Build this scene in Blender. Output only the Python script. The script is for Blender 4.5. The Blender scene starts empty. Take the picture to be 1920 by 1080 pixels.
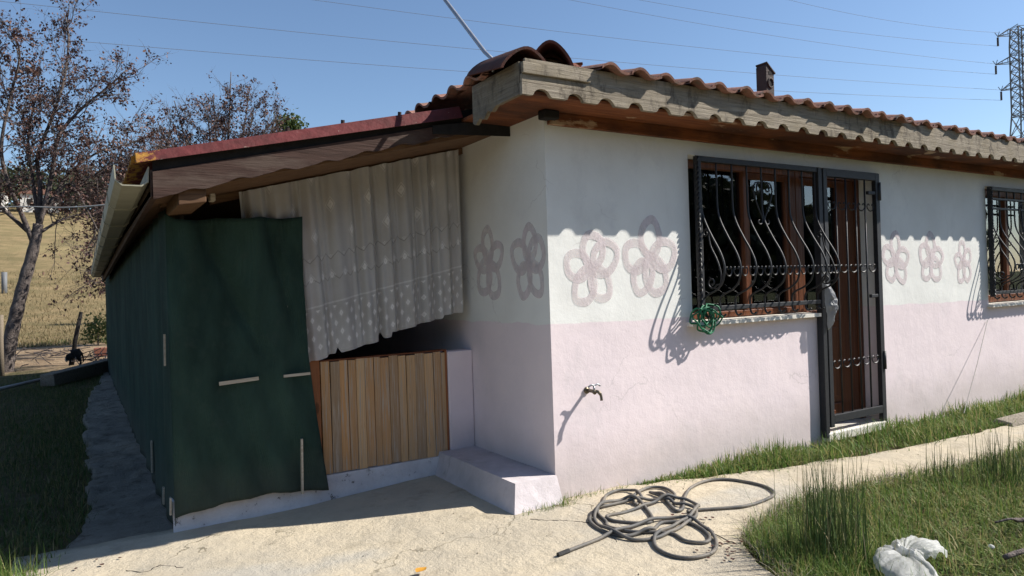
import bpy, math, random
import numpy as np
from mathutils import Vector, Matrix

random.seed(7)
rng = np.random.default_rng(11)
S = bpy.context.scene
COL = S.collection

# ------------------------------------------------------------------ camera
yaw, roll = math.radians(58.4), math.radians(1.9)
F = Vector((math.cos(yaw), math.sin(yaw), 0))
Rg = Vector((math.sin(yaw), -math.cos(yaw), 0))
UP = Vector((0, 0, 1))
IX = Rg * math.cos(roll) - UP * math.sin(roll)
IY = Rg * math.sin(roll) + UP * math.cos(roll)
cam_d = bpy.data.cameras.new('camera')
cam = bpy.data.objects.new('camera', cam_d)
COL.objects.link(cam)
cam.matrix_world = Matrix(((IX.x, IY.x, -F.x, 0), (IX.y, IY.y, -F.y, 0), (IX.z, IY.z, -F.z, 1.35), (0, 0, 0, 1)))
cam_d.sensor_width = 36
cam_d.lens = 36 * 1317 / 1920
cam_d.clip_start = 0.05
cam_d.clip_end = 4000
S.camera = cam

# ------------------------------------------------------------------ light
SUN = Vector((2.1, -1.0, 2.08)).normalized()          # towards the sun
w = bpy.data.worlds.new('World')
S.world = w
w.use_nodes = True
nt = w.node_tree
nt.nodes.clear()
sky = nt.nodes.new('ShaderNodeTexSky')
sky.sky_type = 'NISHITA'
sky.sun_disc = False
sky.sun_elevation = math.asin(SUN.z)
sky.sun_rotation = math.atan2(SUN.x, SUN.y)
sky.air_density = 1.0
sky.dust_density = 0.35
sky.ozone_density = 3.5
bg = nt.nodes.new('ShaderNodeBackground')
bg.inputs[1].default_value = 0.085
out = nt.nodes.new('ShaderNodeOutputWorld')
nt.links.new(sky.outputs[0], bg.inputs[0])
nt.links.new(bg.outputs[0], out.inputs[0])
sd = bpy.data.lights.new('sun', 'SUN')
sd.energy = 4.6
sd.angle = math.radians(0.5)
sd.color = (1.0, 0.95, 0.87)
so = bpy.data.objects.new('sun', sd)
COL.objects.link(so)
so.rotation_euler = SUN.to_track_quat('Z', 'Y').to_euler()
so.location = SUN * 60
vs = S.view_settings
vs.view_transform = 'Standard'
vs.look = 'None'
vs.gamma = 1
vs.use_curve_mapping = False
vs.exposure = 0.8

# ------------------------------------------------------------------ helpers
def smooth(a, b, x):
    t = np.clip((x - a) / (b - a), 0, 1)
    return t * t * (3 - 2 * t)

def vnoise(x, y, seed=0):
    """cheap smooth value noise on arrays"""
    x = np.asarray(x, float); y = np.asarray(y, float)
    xi = np.floor(x).astype(int); yi = np.floor(y).astype(int)
    fx = x - xi; fy = y - yi
    fx = fx * fx * (3 - 2 * fx); fy = fy * fy * (3 - 2 * fy)
    def h(a, b):
        n = (a * 374761393 + b * 668265263 + seed * 974711) & 0x7fffffff
        n = ((n ^ (n >> 13)) * 1274126177) & 0x7fffffff
        return (n ^ (n >> 16)) % 10007 / 10007.0
    return (h(xi, yi) * (1 - fx) + h(xi + 1, yi) * fx) * (1 - fy) + (h(xi, yi + 1) * (1 - fx) + h(xi + 1, yi + 1) * fx) * fy

def fbm(x, y, seed=0, o=4):
    s = 0; a = 0.5
    for i in range(o):
        s = s + a * (vnoise(np.asarray(x) * 2 ** i, np.asarray(y) * 2 ** i, seed + i) - 0.5); a *= 0.5
    return s

class MB:
    def __init__(self):
        self.v = []; self.f = []; self.n = 0
    def add(self, V, Fc):
        V = np.asarray(V, float).reshape(-1, 3)
        self.v.append(V)
        self.f.extend([tuple(int(i) + self.n for i in q) for q in Fc])
        self.n += len(V)
        return self
    def box(self, x0, x1, y0, y1, z0, z1):
        V = [(x0, y0, z0), (x1, y0, z0), (x1, y1, z0), (x0, y1, z0), (x0, y0, z1), (x1, y0, z1), (x1, y1, z1), (x0, y1, z1)]
        return self.add(V, [(3, 2, 1, 0), (4, 5, 6, 7), (0, 1, 5, 4), (1, 2, 6, 5), (2, 3, 7, 6), (3, 0, 4, 7)])
    def hexa(self, V):
        return self.add(V, [(3, 2, 1, 0), (4, 5, 6, 7), (0, 1, 5, 4), (1, 2, 6, 5), (2, 3, 7, 6), (3, 0, 4, 7)])
    def bar(self, a, b, wd, ht=None, up=(0, 0, 1)):
        a = Vector(a); b = Vector(b); d = (b - a).normalized(); u = Vector(up)
        if abs(d.dot(u)) > 0.98: u = Vector((1, 0, 0))
        s = d.cross(u).normalized(); u = s.cross(d)
        ht = wd if ht is None else ht
        s *= wd / 2; u *= ht / 2
        return self.hexa([a - s - u, a + s - u, a + s + u, a - s + u, b - s - u, b + s - u, b + s + u, b - s + u])
    def tube(self, pts, r, k=6, cap=True):
        P = np.asarray([tuple(p) for p in pts], float); n = len(P)
        r = np.broadcast_to(np.asarray(r, float), (n,))
        T = np.gradient(P, axis=0); T /= np.linalg.norm(T, axis=1)[:, None] + 1e-9
        ref = np.array([0, 0, 1.0]) if abs(T[0][2]) < 0.9 else np.array([1.0, 0, 0])
        N = []
        nn = ref - T[0] * ref.dot(T[0]); nn /= np.linalg.norm(nn)
        for t in T:
            nn = nn - t * nn.dot(t); nn /= np.linalg.norm(nn) + 1e-9; N.append(nn)
        N = np.array(N); B = np.cross(T, N)
        ang = np.linspace(0, 2 * np.pi, k, endpoint=False)
        V = P[:, None, :] + r[:, None, None] * (np.cos(ang)[None, :, None] * N[:, None, :] + np.sin(ang)[None, :, None] * B[:, None, :])
        Fc = []
        for i in range(n - 1):
            for j in range(k):
                j2 = (j + 1) % k
                Fc.append((i * k + j, i * k + j2, (i + 1) * k + j2, (i + 1) * k + j))
        if cap:
            Fc.append(tuple(range(k - 1, -1, -1))); Fc.append(tuple((n - 1) * k + j for j in range(k)))
        return self.add(V.reshape(-1, 3), Fc)
    def prism(self, poly, y0, y1, axis='y'):
        """extrude a polygon (a, z) along an axis"""
        n = len(poly); V = []
        for yy in (y0, y1):
            for a, z in poly:
                V.append((a, yy, z) if axis == 'y' else (yy, a, z))
        Fc = [tuple(range(n)), tuple(range(2 * n - 1, n - 1, -1))] + [((i + 1) % n, i, n + i, n + (i + 1) % n) for i in range(n)]
        return self.add(V, Fc)
    def grid(self, X, Y, Z):
        m, n = X.shape
        V = np.stack([X, Y, Z], -1).reshape(-1, 3)
        Fc = [(i * n + j, i * n + j + 1, (i + 1) * n + j + 1, (i + 1) * n + j) for i in range(m - 1) for j in range(n - 1)]
        return self.add(V, Fc)
    def mesh(self, name, m, sm=False):
        me = bpy.data.meshes.new(name)
        me.from_pydata(np.concatenate(self.v).tolist() if self.v else [], [], self.f)
        if m: me.materials.append(m)
        if sm: me.polygons.foreach_set('use_smooth', [True] * len(me.polygons))
        me.update()
        return me

WL = {}
def put(name, me, parent=None, loc=(0, 0, 0), rot=None, kind=None, label=None, bev=0, solid=0):
    o = bpy.data.objects.new(name, me)
    COL.objects.link(o)
    L = Vector(loc)
    WL[o.name] = L
    if parent is not None:
        o.parent = parent; o.location = L - WL[parent.name]
    else:
        o.location = L
    if rot is not None: o.rotation_euler = rot
    if kind: o['kind'] = kind
    if label: o['label'] = label
    if solid:
        q = o.modifiers.new('solid', 'SOLIDIFY'); q.thickness = solid; q.offset = 0
    if bev:
        q = o.modifiers.new('bevel', 'BEVEL'); q.width = bev; q.segments = 2; q.limit_method = 'ANGLE'
    return o

def obj(name, mb, m, parent=None, sm=False, **k):
    return put(name, mb.mesh(name, m, sm), parent, **k)

def tag(o, label, cat, group=None):
    o['label'] = label; o['category'] = cat
    if group: o['group'] = group
    return o

def thing(name, loc, label, cat, group=None):
    return tag(put(name, None, None, loc), label, cat, group)

def spline(P, n=8, closed=False):
    P = np.asarray(P, float)
    if closed: Q = np.vstack([P[-1], P, P[0], P[1]])
    else: Q = np.vstack([2 * P[0] - P[1], P, 2 * P[-1] - P[-2]])
    out_ = []
    t = np.linspace(0, 1, n, endpoint=False)[:, None]
    for i in range(1, len(Q) - 2):
        a, b, c, d = Q[i - 1], Q[i], Q[i + 1], Q[i + 2]
        out_.append(0.5 * (2 * b + (c - a) * t + (2 * a - 5 * b + 4 * c - d) * t ** 2 + (3 * b - a - 3 * c + d) * t ** 3))
    out_.append(Q[-2][None] if not closed else P[0][None])
    return np.vstack(out_)

# ------------------------------------------------------------------ materials
class NT:
    def __init__(self, name):
        self.m = bpy.data.materials.new(name); self.m.use_nodes = True
        self.t = self.m.node_tree; self.t.nodes.clear()
        self.out = self.t.nodes.new('ShaderNodeOutputMaterial')
        self.tc = self.t.nodes.new('ShaderNodeTexCoord')
        self.co = self.tc.outputs['Object']
    def n(self, typ, **k):
        q = self.t.nodes.new(typ)
        for a, b in k.items(): setattr(q, a, b)
        return q
    def l(self, a, b): self.t.links.new(a, b)
    def setin(self, q, i, v):
        if hasattr(v, 'is_output'): self.l(v, q.inputs[i])
        else: q.inputs[i].default_value = v
    def math(self, op, a, b=0.0, c=None, clamp=False):
        q = self.n('ShaderNodeMath', operation=op); q.use_clamp = clamp
        self.setin(q, 0, a); self.setin(q, 1, b)
        if c is not None: self.setin(q, 2, c)
        return q.outputs[0]
    def mapped(self, scale=(1, 1, 1), co=None, rnd=False):
        q = self.n('ShaderNodeMapping'); q.inputs['Scale'].default_value = scale
        src = co or self.co
        if rnd:
            oi = self.n('ShaderNodeObjectInfo')
            ad = self.n('ShaderNodeVectorMath', operation='MULTIPLY_ADD')
            cb = self.n('ShaderNodeCombineXYZ')
            for i in range(3): self.l(oi.outputs['Random'], cb.inputs[i])
            self.l(cb.outputs[0], ad.inputs[0]); ad.inputs[1].default_value = (17, 31, 23); self.l(src, ad.inputs[2])
            src = ad.outputs[0]
        self.l(src, q.inputs[0]); return q.outputs[0]
    def noise(self, scale, detail=4, rough=0.55, co=None, dist=0.0):
        q = self.n('ShaderNodeTexNoise'); q.inputs['Scale'].default_value = scale
        q.inputs['Detail'].default_value = detail; q.inputs['Roughness'].default_value = rough; q.inputs['Distortion'].default_value = dist
        self.l(co or self.co, q.inputs['Vector']); return q.outputs['Fac']
    def ramp(self, fac, stops):
        q = self.n('ShaderNodeValToRGB')
        while len(q.color_ramp.elements) < len(stops): q.color_ramp.elements.new(0.5)
        for e, (p, c) in zip(q.color_ramp.elements, stops):
            e.position = p; e.color = (c[0], c[1], c[2], 1) if not isinstance(c, (int, float)) else (c, c, c, 1)
        self.l(fac, q.inputs[0]); return q.outputs[0]
    def mix(self, fac, a, b, mode='MIX'):
        q = self.n('ShaderNodeMix', data_type='RGBA', blend_type=mode)
        self.setin(q, 0, fac)
        for i, v in ((6, a), (7, b)):
            if hasattr(v, 'is_output'): self.l(v, q.inputs[i])
            else: q.inputs[i].default_value = (v[0], v[1], v[2], 1)
        return q.outputs[2]
    def bump(self, h, dist=0.01, strength=1.0, prev=None):
        q = self.n('ShaderNodeBump'); q.inputs['Strength'].default_value = strength; q.inputs['Distance'].default_value = dist
        self.l(h, q.inputs['Height'])
        if prev is not None: self.l(prev, q.inputs['Normal'])
        return q.outputs[0]
    def bsdf(self, col, rough=0.8, nrm=None, spec=0.3, metal=0.0, alpha=None, sss=None):
        q = self.n('ShaderNodeBsdfPrincipled')
        if hasattr(col, 'is_output'): self.l(col, q.inputs['Base Color'])
        else: q.inputs['Base Color'].default_value = (*col, 1)
        self.setin(q, 'Roughness', rough) if not hasattr(rough, 'is_output') else self.l(rough, q.inputs['Roughness'])
        q.inputs['Specular IOR Level'].default_value = spec
        q.inputs['Metallic'].default_value = metal
        if nrm is not None: self.l(nrm, q.inputs['Normal'])
        if alpha is not None: self.setin(q, 'Alpha', alpha)
        return q
    def done(self, sh):
        self.l(sh.outputs[0] if hasattr(sh, 'outputs') else sh, self.out.inputs[0]); return self.m
    def sep(self, co=None):
        q = self.n('ShaderNodeSeparateXYZ'); self.l(co or self.co, q.inputs[0]); return q.outputs
    def island(self):
        return self.n('ShaderNodeNewGeometry').outputs['Random Per Island']
    def objrand(self):
        return self.n('ShaderNodeObjectInfo').outputs['Random']

def simple(name, col, col2=None, scale=20, rough=0.7, bump=0.002, bscale=None, spec=0.3, metal=0.0):
    t = NT(name)
    f = t.noise(scale, 5)
    c = t.mix(t.ramp(f, [(0.3, 0), (0.7, 1)]), col, col2 or tuple(x * 0.7 for x in col))
    nrm = t.bump(t.noise(bscale or scale * 4, 4), bump)
    return t.done(t.bsdf(c, rough, nrm, spec, metal))

def wood(name, a, b, axis='z', grey=None, rnd=False, rough=0.7, fine=60, knots=True, greyamt=0.5):
    t = NT(name)
    sc = {'x': (0.06, 1, 1), 'y': (1, 0.06, 1), 'z': (1, 1, 0.06)}[axis]
    co = t.mapped(sc, rnd=rnd)
    f = t.noise(fine, 5, 0.6, co, 0.6)
    c = t.mix(t.ramp(f, [(0.32, 0), (0.68, 1)]), a, b)
    if rnd:
        oh = t.ramp(t.objrand(), [(0.0, (1.0, 0.97, 0.9)), (0.22, (0.66, 0.68, 0.72)), (0.42, (1.05, 0.86, 0.64)), (0.66, (0.58, 0.61, 0.67)), (0.85, (0.95, 0.78, 0.58)), (1.0, (0.8, 0.74, 0.7))])
        c = t.mix(1.0, c, oh, 'MULTIPLY')
    if grey:
        co2 = t.mapped({'x': (0.3, 1, 1), 'y': (1, 0.3, 1), 'z': (1, 1, 0.3)}[axis], rnd=rnd)
        g = t.ramp(t.noise(7, 5, 0.65, co2), [(0.62 - greyamt * 0.3, 0), (0.74 - greyamt * 0.3, 1)])
        c = t.mix(g, c, grey)
    if knots:
        v = t.n('ShaderNodeTexVoronoi'); v.inputs['Scale'].default_value = 9
        t.l(t.mapped({'x': (0.4, 1, 1), 'y': (1, 0.4, 1), 'z': (1, 1, 0.4)}[axis], rnd=rnd), v.inputs['Vector'])
        k = t.ramp(v.outputs['Distance'], [(0.0, 1), (0.11, 0.8), (0.17, 0)])
        c = t.mix(t.math('MULTIPLY', k, 0.8), c, tuple(x * 0.25 for x in a))
    nrm = t.bump(f, 0.004)
    return t.done(t.bsdf(c, rough, nrm, 0.25))

M = {}
# plastered wall: white above, lilac-pink below
def wall_material():
    t = NT('painted_plaster')
    x, y, z = t.sep()
    wob = t.math('MULTIPLY', t.math('SUBTRACT', t.noise(4, 5), 0.5), 0.05)
    lim = t.math('ADD', t.math('MULTIPLY', x, 0.0085), t.math('ADD', z, wob))
    up = t.math('MULTIPLY', t.math('SUBTRACT', lim, 1.128), 160, clamp=True)
    blot = t.noise(2.3, 6, 0.6)
    white = t.mix(t.ramp(blot, [(0.35, 0), (0.7, 1)]), (0.80, 0.80, 0.765), (0.72, 0.715, 0.68))
    pink = t.mix(t.ramp(t.noise(3.1, 6, 0.65), [(0.3, 0), (0.7, 1)]), (0.80, 0.695, 0.705), (0.73, 0.635, 0.655))
    c = t.mix(up, pink, white)
    # vertical grime streaks and scuffs
    st = t.ramp(t.noise(5, 6, 0.7, t.mapped((1, 1, 0.25))), [(0.62, 0), (0.85, 1)])
    c = t.mix(t.math('MULTIPLY', st, 0.35), c, (0.42, 0.40, 0.40))
    vc = t.n('ShaderNodeTexVoronoi', feature='DISTANCE_TO_EDGE'); vc.inputs['Scale'].default_value = 1.1
    dv_ = t.n('ShaderNodeVectorMath', operation='ADD'); nz_ = t.n('ShaderNodeTexNoise'); nz_.inputs['Scale'].default_value = 4; nz_.inputs['Detail'].default_value = 6
    t.l(t.co, nz_.inputs['Vector']); sc2 = t.n('ShaderNodeVectorMath', operation='SCALE'); sc2.inputs['Scale'].default_value = 0.35
    t.l(nz_.outputs['Color'], sc2.inputs[0]); t.l(sc2.outputs[0], dv_.inputs[0]); t.l(t.co, dv_.inputs[1]); t.l(dv_.outputs[0], vc.inputs['Vector'])
    hair = t.math('MULTIPLY', t.math('LESS_THAN', vc.outputs['Distance'], 0.0035), t.ramp(t.noise(1.7, 2), [(0.52, 0), (0.6, 1)]))
    c = t.mix(t.math('MULTIPLY', hair, 0.28), c, (0.35, 0.32, 0.31))
    gr = t.ramp(t.noise(1.5, 7, 0.72, t.mapped((1, 1, 0.7))), [(0.56, 0), (0.72, 1)])
    c = t.mix(t.math('MULTIPLY', gr, 0.38), c, (0.50, 0.485, 0.49))
    # splash dirt near the ground
    low = t.math('MULTIPLY', t.math('SUBTRACT', t.math('ADD', 0.30, t.math('MULTIPLY', t.noise(4, 5), 0.28)), z), 3.2, clamp=True)
    c = t.mix(t.math('MULTIPLY', low, 0.5), c, (0.46, 0.40, 0.36))
    sp = t.ramp(t.noise(38, 4, 0.7), [(0.74, 0), (0.78, 1)])
    c = t.mix(t.math('MULTIPLY', sp, 0.4), c, (0.38, 0.35, 0.34))
    b1 = t.bump(t.noise(70, 6, 0.7), 0.0014, 0.6)
    b2 = t.bump(t.noise(9, 4, 0.6), 0.008, 0.4, b1)
    return t.done(t.bsdf(c, 0.9, b2, 0.15))
M['wall'] = wall_material()
def whitewash():
    t = NT('whitewashed_cement')
    c = t.mix(t.ramp(t.noise(4, 6, 0.65), [(0.35, 0), (0.65, 1)]), (0.68, 0.66, 0.66), (0.54, 0.51, 0.51))
    ch = t.ramp(t.noise(16, 6, 0.75), [(0.61, 0), (0.67, 1)])
    c = t.mix(ch, c, (0.14, 0.125, 0.11))
    return t.done(t.bsdf(c, 0.92, t.bump(t.noise(30, 6, 0.7), 0.012), 0.12))
M['whitewash'] = whitewash()
def ledge_mat():
    t = NT('limewashed_ledge')
    c = t.mix(t.ramp(t.noise(3, 6, 0.65), [(0.35, 0), (0.65, 1)]), (0.60, 0.545, 0.555), (0.45, 0.41, 0.41))
    ch = t.ramp(t.noise(9, 7, 0.75, t.mapped((1, 1, 0.5))), [(0.58, 0), (0.68, 1)])
    c = t.mix(t.math('MULTIPLY', ch, 0.6), c, (0.30, 0.27, 0.25))
    return t.done(t.bsdf(c, 0.92, t.bump(t.noise(26, 6, 0.7), 0.004), 0.12))
M['ledge'] = ledge_mat()
def concrete():
    t = NT('yard_concrete')
    a = t.noise(1.4, 8, 0.62)
    c = t.mix(t.ramp(a, [(0.35, 0), (0.65, 1)]), (0.55, 0.47, 0.345), (0.42, 0.37, 0.29))
    b = t.ramp(t.noise(6, 8, 0.7), [(0.5, 0), (0.75, 1)])
    c = t.mix(t.math('MULTIPLY', b, 0.6), c, (0.36, 0.31, 0.235))
    g = t.ramp(t.noise(0.9, 4, 0.5, t.mapped((1, 1.7, 1))), [(0.56, 0), (0.66, 1)])
    c = t.mix(t.math('MULTIPLY', g, 0.75), c, (0.40, 0.375, 0.325))
    dk = t.ramp(t.noise(2.6, 9, 0.72, t.mapped((1, 1.3, 1))), [(0.55, 0), (0.68, 1)])
    c = t.mix(t.math('MULTIPLY', dk, 0.55), c, (0.25, 0.215, 0.155))
    sp = t.ramp(t.noise(42, 5, 0.8), [(0.66, 0), (0.74, 1)])
    c = t.mix(t.math('MULTIPLY', sp, 0.35), c, (0.2, 0.165, 0.12))
    lt = t.ramp(t.noise(30, 3, 0.6, t.mapped((1, 1, 1), rnd=True)), [(0.7, 0), (0.78, 1)])
    c = t.mix(t.math('MULTIPLY', lt, 0.5), c, (0.62, 0.58, 0.5))
    vc = t.n('ShaderNodeTexVoronoi', feature='DISTANCE_TO_EDGE'); vc.inputs['Scale'].default_value = 0.75
    nz_ = t.n('ShaderNodeTexNoise'); nz_.inputs['Scale'].default_value = 5; nz_.inputs['Detail'].default_value = 7
    t.l(t.co, nz_.inputs['Vector']); sc2 = t.n('ShaderNodeVectorMath', operation='SCALE'); sc2.inputs['Scale'].default_value = 0.45
    dv_ = t.n('ShaderNodeVectorMath', operation='ADD')
    t.l(nz_.outputs['Color'], sc2.inputs[0]); t.l(sc2.outputs[0], dv_.inputs[0]); t.l(t.co, dv_.inputs[1]); t.l(dv_.outputs[0], vc.inputs['Vector'])
    hair = t.math('MULTIPLY', t.math('LESS_THAN', vc.outputs['Distance'], 0.0055), t.ramp(t.noise(1.3, 3), [(0.48, 0), (0.6, 1)]))
    c = t.mix(t.math('MULTIPLY', hair, 0.7), c, (0.12, 0.105, 0.07))
    h = t.math('ADD', t.math('MULTIPLY', t.noise(55, 8, 0.75), 0.3), t.math('MULTIPLY', t.noise(7, 7, 0.72), 2.2))
    return t.done(t.bsdf(c, 0.95, t.bump(h, 0.012), 0.1))
M['concrete'] = concrete()
def side_concrete():
    t = NT('rough_grey_concrete')
    c = t.mix(t.ramp(t.noise(3, 8, 0.65), [(0.35, 0), (0.65, 1)]), (0.46, 0.41, 0.34), (0.30, 0.265, 0.215))
    sp = t.ramp(t.noise(7, 9, 0.78), [(0.54, 0), (0.66, 1)])
    c = t.mix(t.math('MULTIPLY', sp, 0.75), c, (0.11, 0.09, 0.065))
    return t.done(t.bsdf(c, 0.95, t.bump(t.noise(11, 9, 0.8), 0.10), 0.1))
M['side_concrete'] = side_concrete()
def terrain_material():
    t = NT('field_soil')
    x, y, z = t.sep()
    n = t.noise(0.6, 6, 0.65)
    yy = t.math('ADD', y, t.math('MULTIPLY', t.math('SUBTRACT', n, 0.5), 9))
    soil = t.mix(t.ramp(t.noise(5, 6, 0.7), [(0.35, 0), (0.65, 1)]), (0.19, 0.15, 0.095), (0.10, 0.095, 0.045))
    sand = t.mix(t.ramp(t.noise(2.2, 7, 0.75), [(0.4, 0), (0.62, 1)]), (0.42, 0.31, 0.20), (0.26, 0.18, 0.115))
    dry = t.mix(t.ramp(t.noise(0.35, 8, 0.7), [(0.38, 0), (0.62, 1)]), (0.29, 0.215, 0.115), (0.17, 0.14, 0.07))
    dry = t.mix(t.math('MULTIPLY', t.ramp(t.noise(3.0, 8, 0.8), [(0.55, 0), (0.7, 1)]), 0.6), dry, (0.17, 0.13, 0.06))
    dry = t.mix(t.ramp(t.noise(0.045, 4, 0.6), [(0.55, 0), (0.7, 0.7)]), dry, (0.27, 0.215, 0.11))
    c = t.mix(t.math('MULTIPLY', t.math('SUBTRACT', yy, 17.5), 0.8, clamp=True), soil, sand)
    c = t.mix(t.math('MULTIPLY', t.math('SUBTRACT', yy, 27), 0.35, clamp=True), c, dry)
    c = t.mix(t.math('MULTIPLY', t.math('SUBTRACT', t.math('MULTIPLY', y, -1.0), 12), 0.2, clamp=True), c, (0.075, 0.085, 0.045))
    h = t.math('ADD', t.noise(3, 8, 0.8), t.math('MULTIPLY', t.noise(25, 5, 0.7), 0.3))
    return t.done(t.bsdf(c, 1.0, t.bump(h, 0.15), 0.05))
M['terrain'] = terrain_material()

def blades_mat(name, cols, trans=0.35):
    t = NT(name)
    c = t.ramp(t.island(), cols)
    c = t.mix(t.math('MULTIPLY', t.noise(1.3, 4), 0.3), c, tuple(v * 0.6 for v in cols[0][1]))
    d = t.bsdf(c, 0.6, None, 0.25)
    tr = t.n('ShaderNodeBsdfTranslucent'); t.l(c, tr.inputs[0])
    mx = t.n('ShaderNodeMixShader'); mx.inputs[0].default_value = trans
    t.l(d.outputs[0], mx.inputs[1]); t.l(tr.outputs[0], mx.inputs[2])
    return t.done(mx)
G1, G2, G3 = (0.055, 0.10, 0.02), (0.10, 0.14, 0.03), (0.24, 0.19, 0.075)
M['grass'] = blades_mat('green_grass', [(0, (0.068, 0.135, 0.027)), (0.4, (0.135, 0.223, 0.047)), (0.75, (0.223, 0.270, 0.068)), (0.92, (0.405, 0.338, 0.149))])
M['lawn'] = blades_mat('yard_grass', [(0, (0.085, 0.143, 0.033)), (0.4, (0.156, 0.215, 0.052)), (0.72, (0.215, 0.247, 0.072)), (0.9, (0.340, 0.285, 0.125)), (1.0, (0.460, 0.370, 0.20))])
M['rush'] = blades_mat('rush_stems', [(0, (0.040, 0.075, 0.023)), (0.6, (0.075, 0.115, 0.034)), (0.85, (0.138, 0.149, 0.057)), (0.97, (0.380, 0.310, 0.172))], 0.15)
M['shade_grass'] = blades_mat('rank_grass', [(0, (0.048, 0.088, 0.024)), (0.5, (0.096, 0.136, 0.040)), (0.85, (0.240, 0.192, 0.080)), (1, (0.320, 0.256, 0.128))])
M['dry_grass'] = blades_mat('dry_straw', [(0, (0.14, 0.115, 0.055)), (0.5, (0.24, 0.18, 0.09)), (1, (0.34, 0.26, 0.145))])
M['straw'] = blades_mat('grey_dry_straw', [(0, (0.24, 0.20, 0.14)), (0.6, (0.38, 0.32, 0.24)), (1, (0.46, 0.40, 0.31))])
M['tree_leaf'] = blades_mat('withered_leaves', [(0, (0.045, 0.025, 0.025)), (0.5, (0.09, 0.048, 0.042)), (0.8, (0.16, 0.085, 0.065)), (1, (0.27, 0.165, 0.12))], 0.15)
M['brown_leaf'] = blades_mat('dead_brown_leaves', [(0, (0.07, 0.035, 0.02)), (0.6, (0.13, 0.07, 0.04)), (1, (0.22, 0.13, 0.07))], 0.2)
M['green_leaf'] = blades_mat('green_leaves', [(0, (0.04, 0.07, 0.018)), (0.6, (0.08, 0.115, 0.03)), (1, (0.16, 0.17, 0.05))], 0.3)
M['olive_leaf'] = blades_mat('far_wood_leaves', [(0, (0.03, 0.04, 0.018)), (0.6, (0.055, 0.065, 0.03)), (1, (0.09, 0.09, 0.045))], 0.1)
M['bark'] = simple('grey_bark', (0.17, 0.14, 0.125), (0.05, 0.04, 0.038), 9, 0.95, 0.03)
M['iron'] = simple('black_iron_paint', (0.010, 0.011, 0.014), (0.02, 0.02, 0.024), 30, 0.55, 0.0015, spec=0.5)
M['brown_wood'] = wood('varnished_brown_wood', (0.17, 0.06, 0.026), (0.085, 0.03, 0.015), 'z', rough=0.4, fine=40, knots=False)
M['brown_wood_x'] = wood('varnished_brown_wood_flat', (0.20, 0.06, 0.022), (0.10, 0.03, 0.012), 'x', rough=0.4, fine=40, knots=False)
def beam_mat():
    t = NT('peeling_beam_wood')
    f = t.noise(45, 5, 0.6, t.mapped((0.07, 1, 1)), 0.5)
    c = t.mix(t.ramp(f, [(0.3, 0), (0.7, 1)]), (0.27, 0.095, 0.036), (0.14, 0.045, 0.02))
    d = t.ramp(t.noise(2.5, 5, 0.6, t.mapped((0.6, 1, 1))), [(0.42, 0), (0.6, 1)])
    c = t.mix(t.math('MULTIPLY', d, 0.85), c, (0.06, 0.026, 0.017))
    p = t.ramp(t.noise(3.2, 6, 0.6, t.mapped((0.55, 1, 1.6))), [(0.60, 0), (0.63, 1)])
    c = t.mix(p, c, (0.42, 0.29, 0.19))
    return t.done(t.bsdf(c, 0.75, t.bump(f, 0.005), 0.2))
M['beam'] = beam_mat()
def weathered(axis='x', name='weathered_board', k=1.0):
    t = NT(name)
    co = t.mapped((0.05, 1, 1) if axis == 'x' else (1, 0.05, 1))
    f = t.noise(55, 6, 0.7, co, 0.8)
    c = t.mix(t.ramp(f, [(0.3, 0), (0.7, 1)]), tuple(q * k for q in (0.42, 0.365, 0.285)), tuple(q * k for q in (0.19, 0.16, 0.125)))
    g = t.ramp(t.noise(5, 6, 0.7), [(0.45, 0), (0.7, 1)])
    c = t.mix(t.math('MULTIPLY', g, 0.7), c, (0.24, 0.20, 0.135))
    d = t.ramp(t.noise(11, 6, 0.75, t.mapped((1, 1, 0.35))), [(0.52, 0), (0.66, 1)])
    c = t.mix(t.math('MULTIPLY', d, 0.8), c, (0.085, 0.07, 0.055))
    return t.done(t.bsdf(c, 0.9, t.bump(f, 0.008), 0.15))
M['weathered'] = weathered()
M['weathered_y_shaded'] = weathered('y', 'weathered_shaded_board', 0.62)  # side copy of the weathered boards, darkened to paint in its shade
M['fascia_brown'] = wood('brown_fascia', (0.072, 0.040, 0.031), (0.04, 0.022, 0.017), 'x', grey=(0.085, 0.058, 0.046), rough=0.8, fine=70, knots=False, greyamt=0.25)
M['soffit_brown'] = wood('brown_soffit', (0.17, 0.095, 0.05), (0.085, 0.045, 0.026), 'x', rough=0.8, fine=40)
M['plank'] = wood('half_door_plank', (0.74, 0.49, 0.275), (0.47, 0.295, 0.155), 'z', grey=(0.46, 0.385, 0.305), rnd=True, rough=0.8, fine=34, greyamt=0.38)
M['orange_post'] = wood('orange_post_wood', (0.33, 0.13, 0.05), (0.24, 0.085, 0.035), 'z', rough=0.6)
M['old_timber'] = wood('old_timber', (0.24, 0.2, 0.15), (0.14, 0.11, 0.08), 'y', rough=0.9)
M['pale_wood'] = wood('pale_batten', (0.52, 0.46, 0.37), (0.33, 0.28, 0.21), 'x', rough=0.85, fine=80)
def tile_mat(name, a, b, lich):
    t = NT(name)
    c = t.mix(t.ramp(t.noise(14, 5, 0.7, t.mapped((1, 1, 1), rnd=True)), [(0.35, 0), (0.7, 1)]), a, b)
    c = t.mix(t.math('MULTIPLY', t.objrand(), 0.5), c, tuple(v * 0.6 for v in b))
    l = t.ramp(t.noise(18, 6, 0.75, t.mapped((1, 1, 1), rnd=True)), [(0.50, 0), (0.64, 1)])
    c = t.mix(t.math('MULTIPLY', l, 0.85), c, lich)
    return t.done(t.bsdf(c, 0.85, t.bump(t.noise(60, 5, 0.7), 0.004), 0.2))
M['tile'] = tile_mat('clay_tile', (0.40, 0.205, 0.155), (0.23, 0.115, 0.088), (0.14, 0.12, 0.10))
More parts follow.
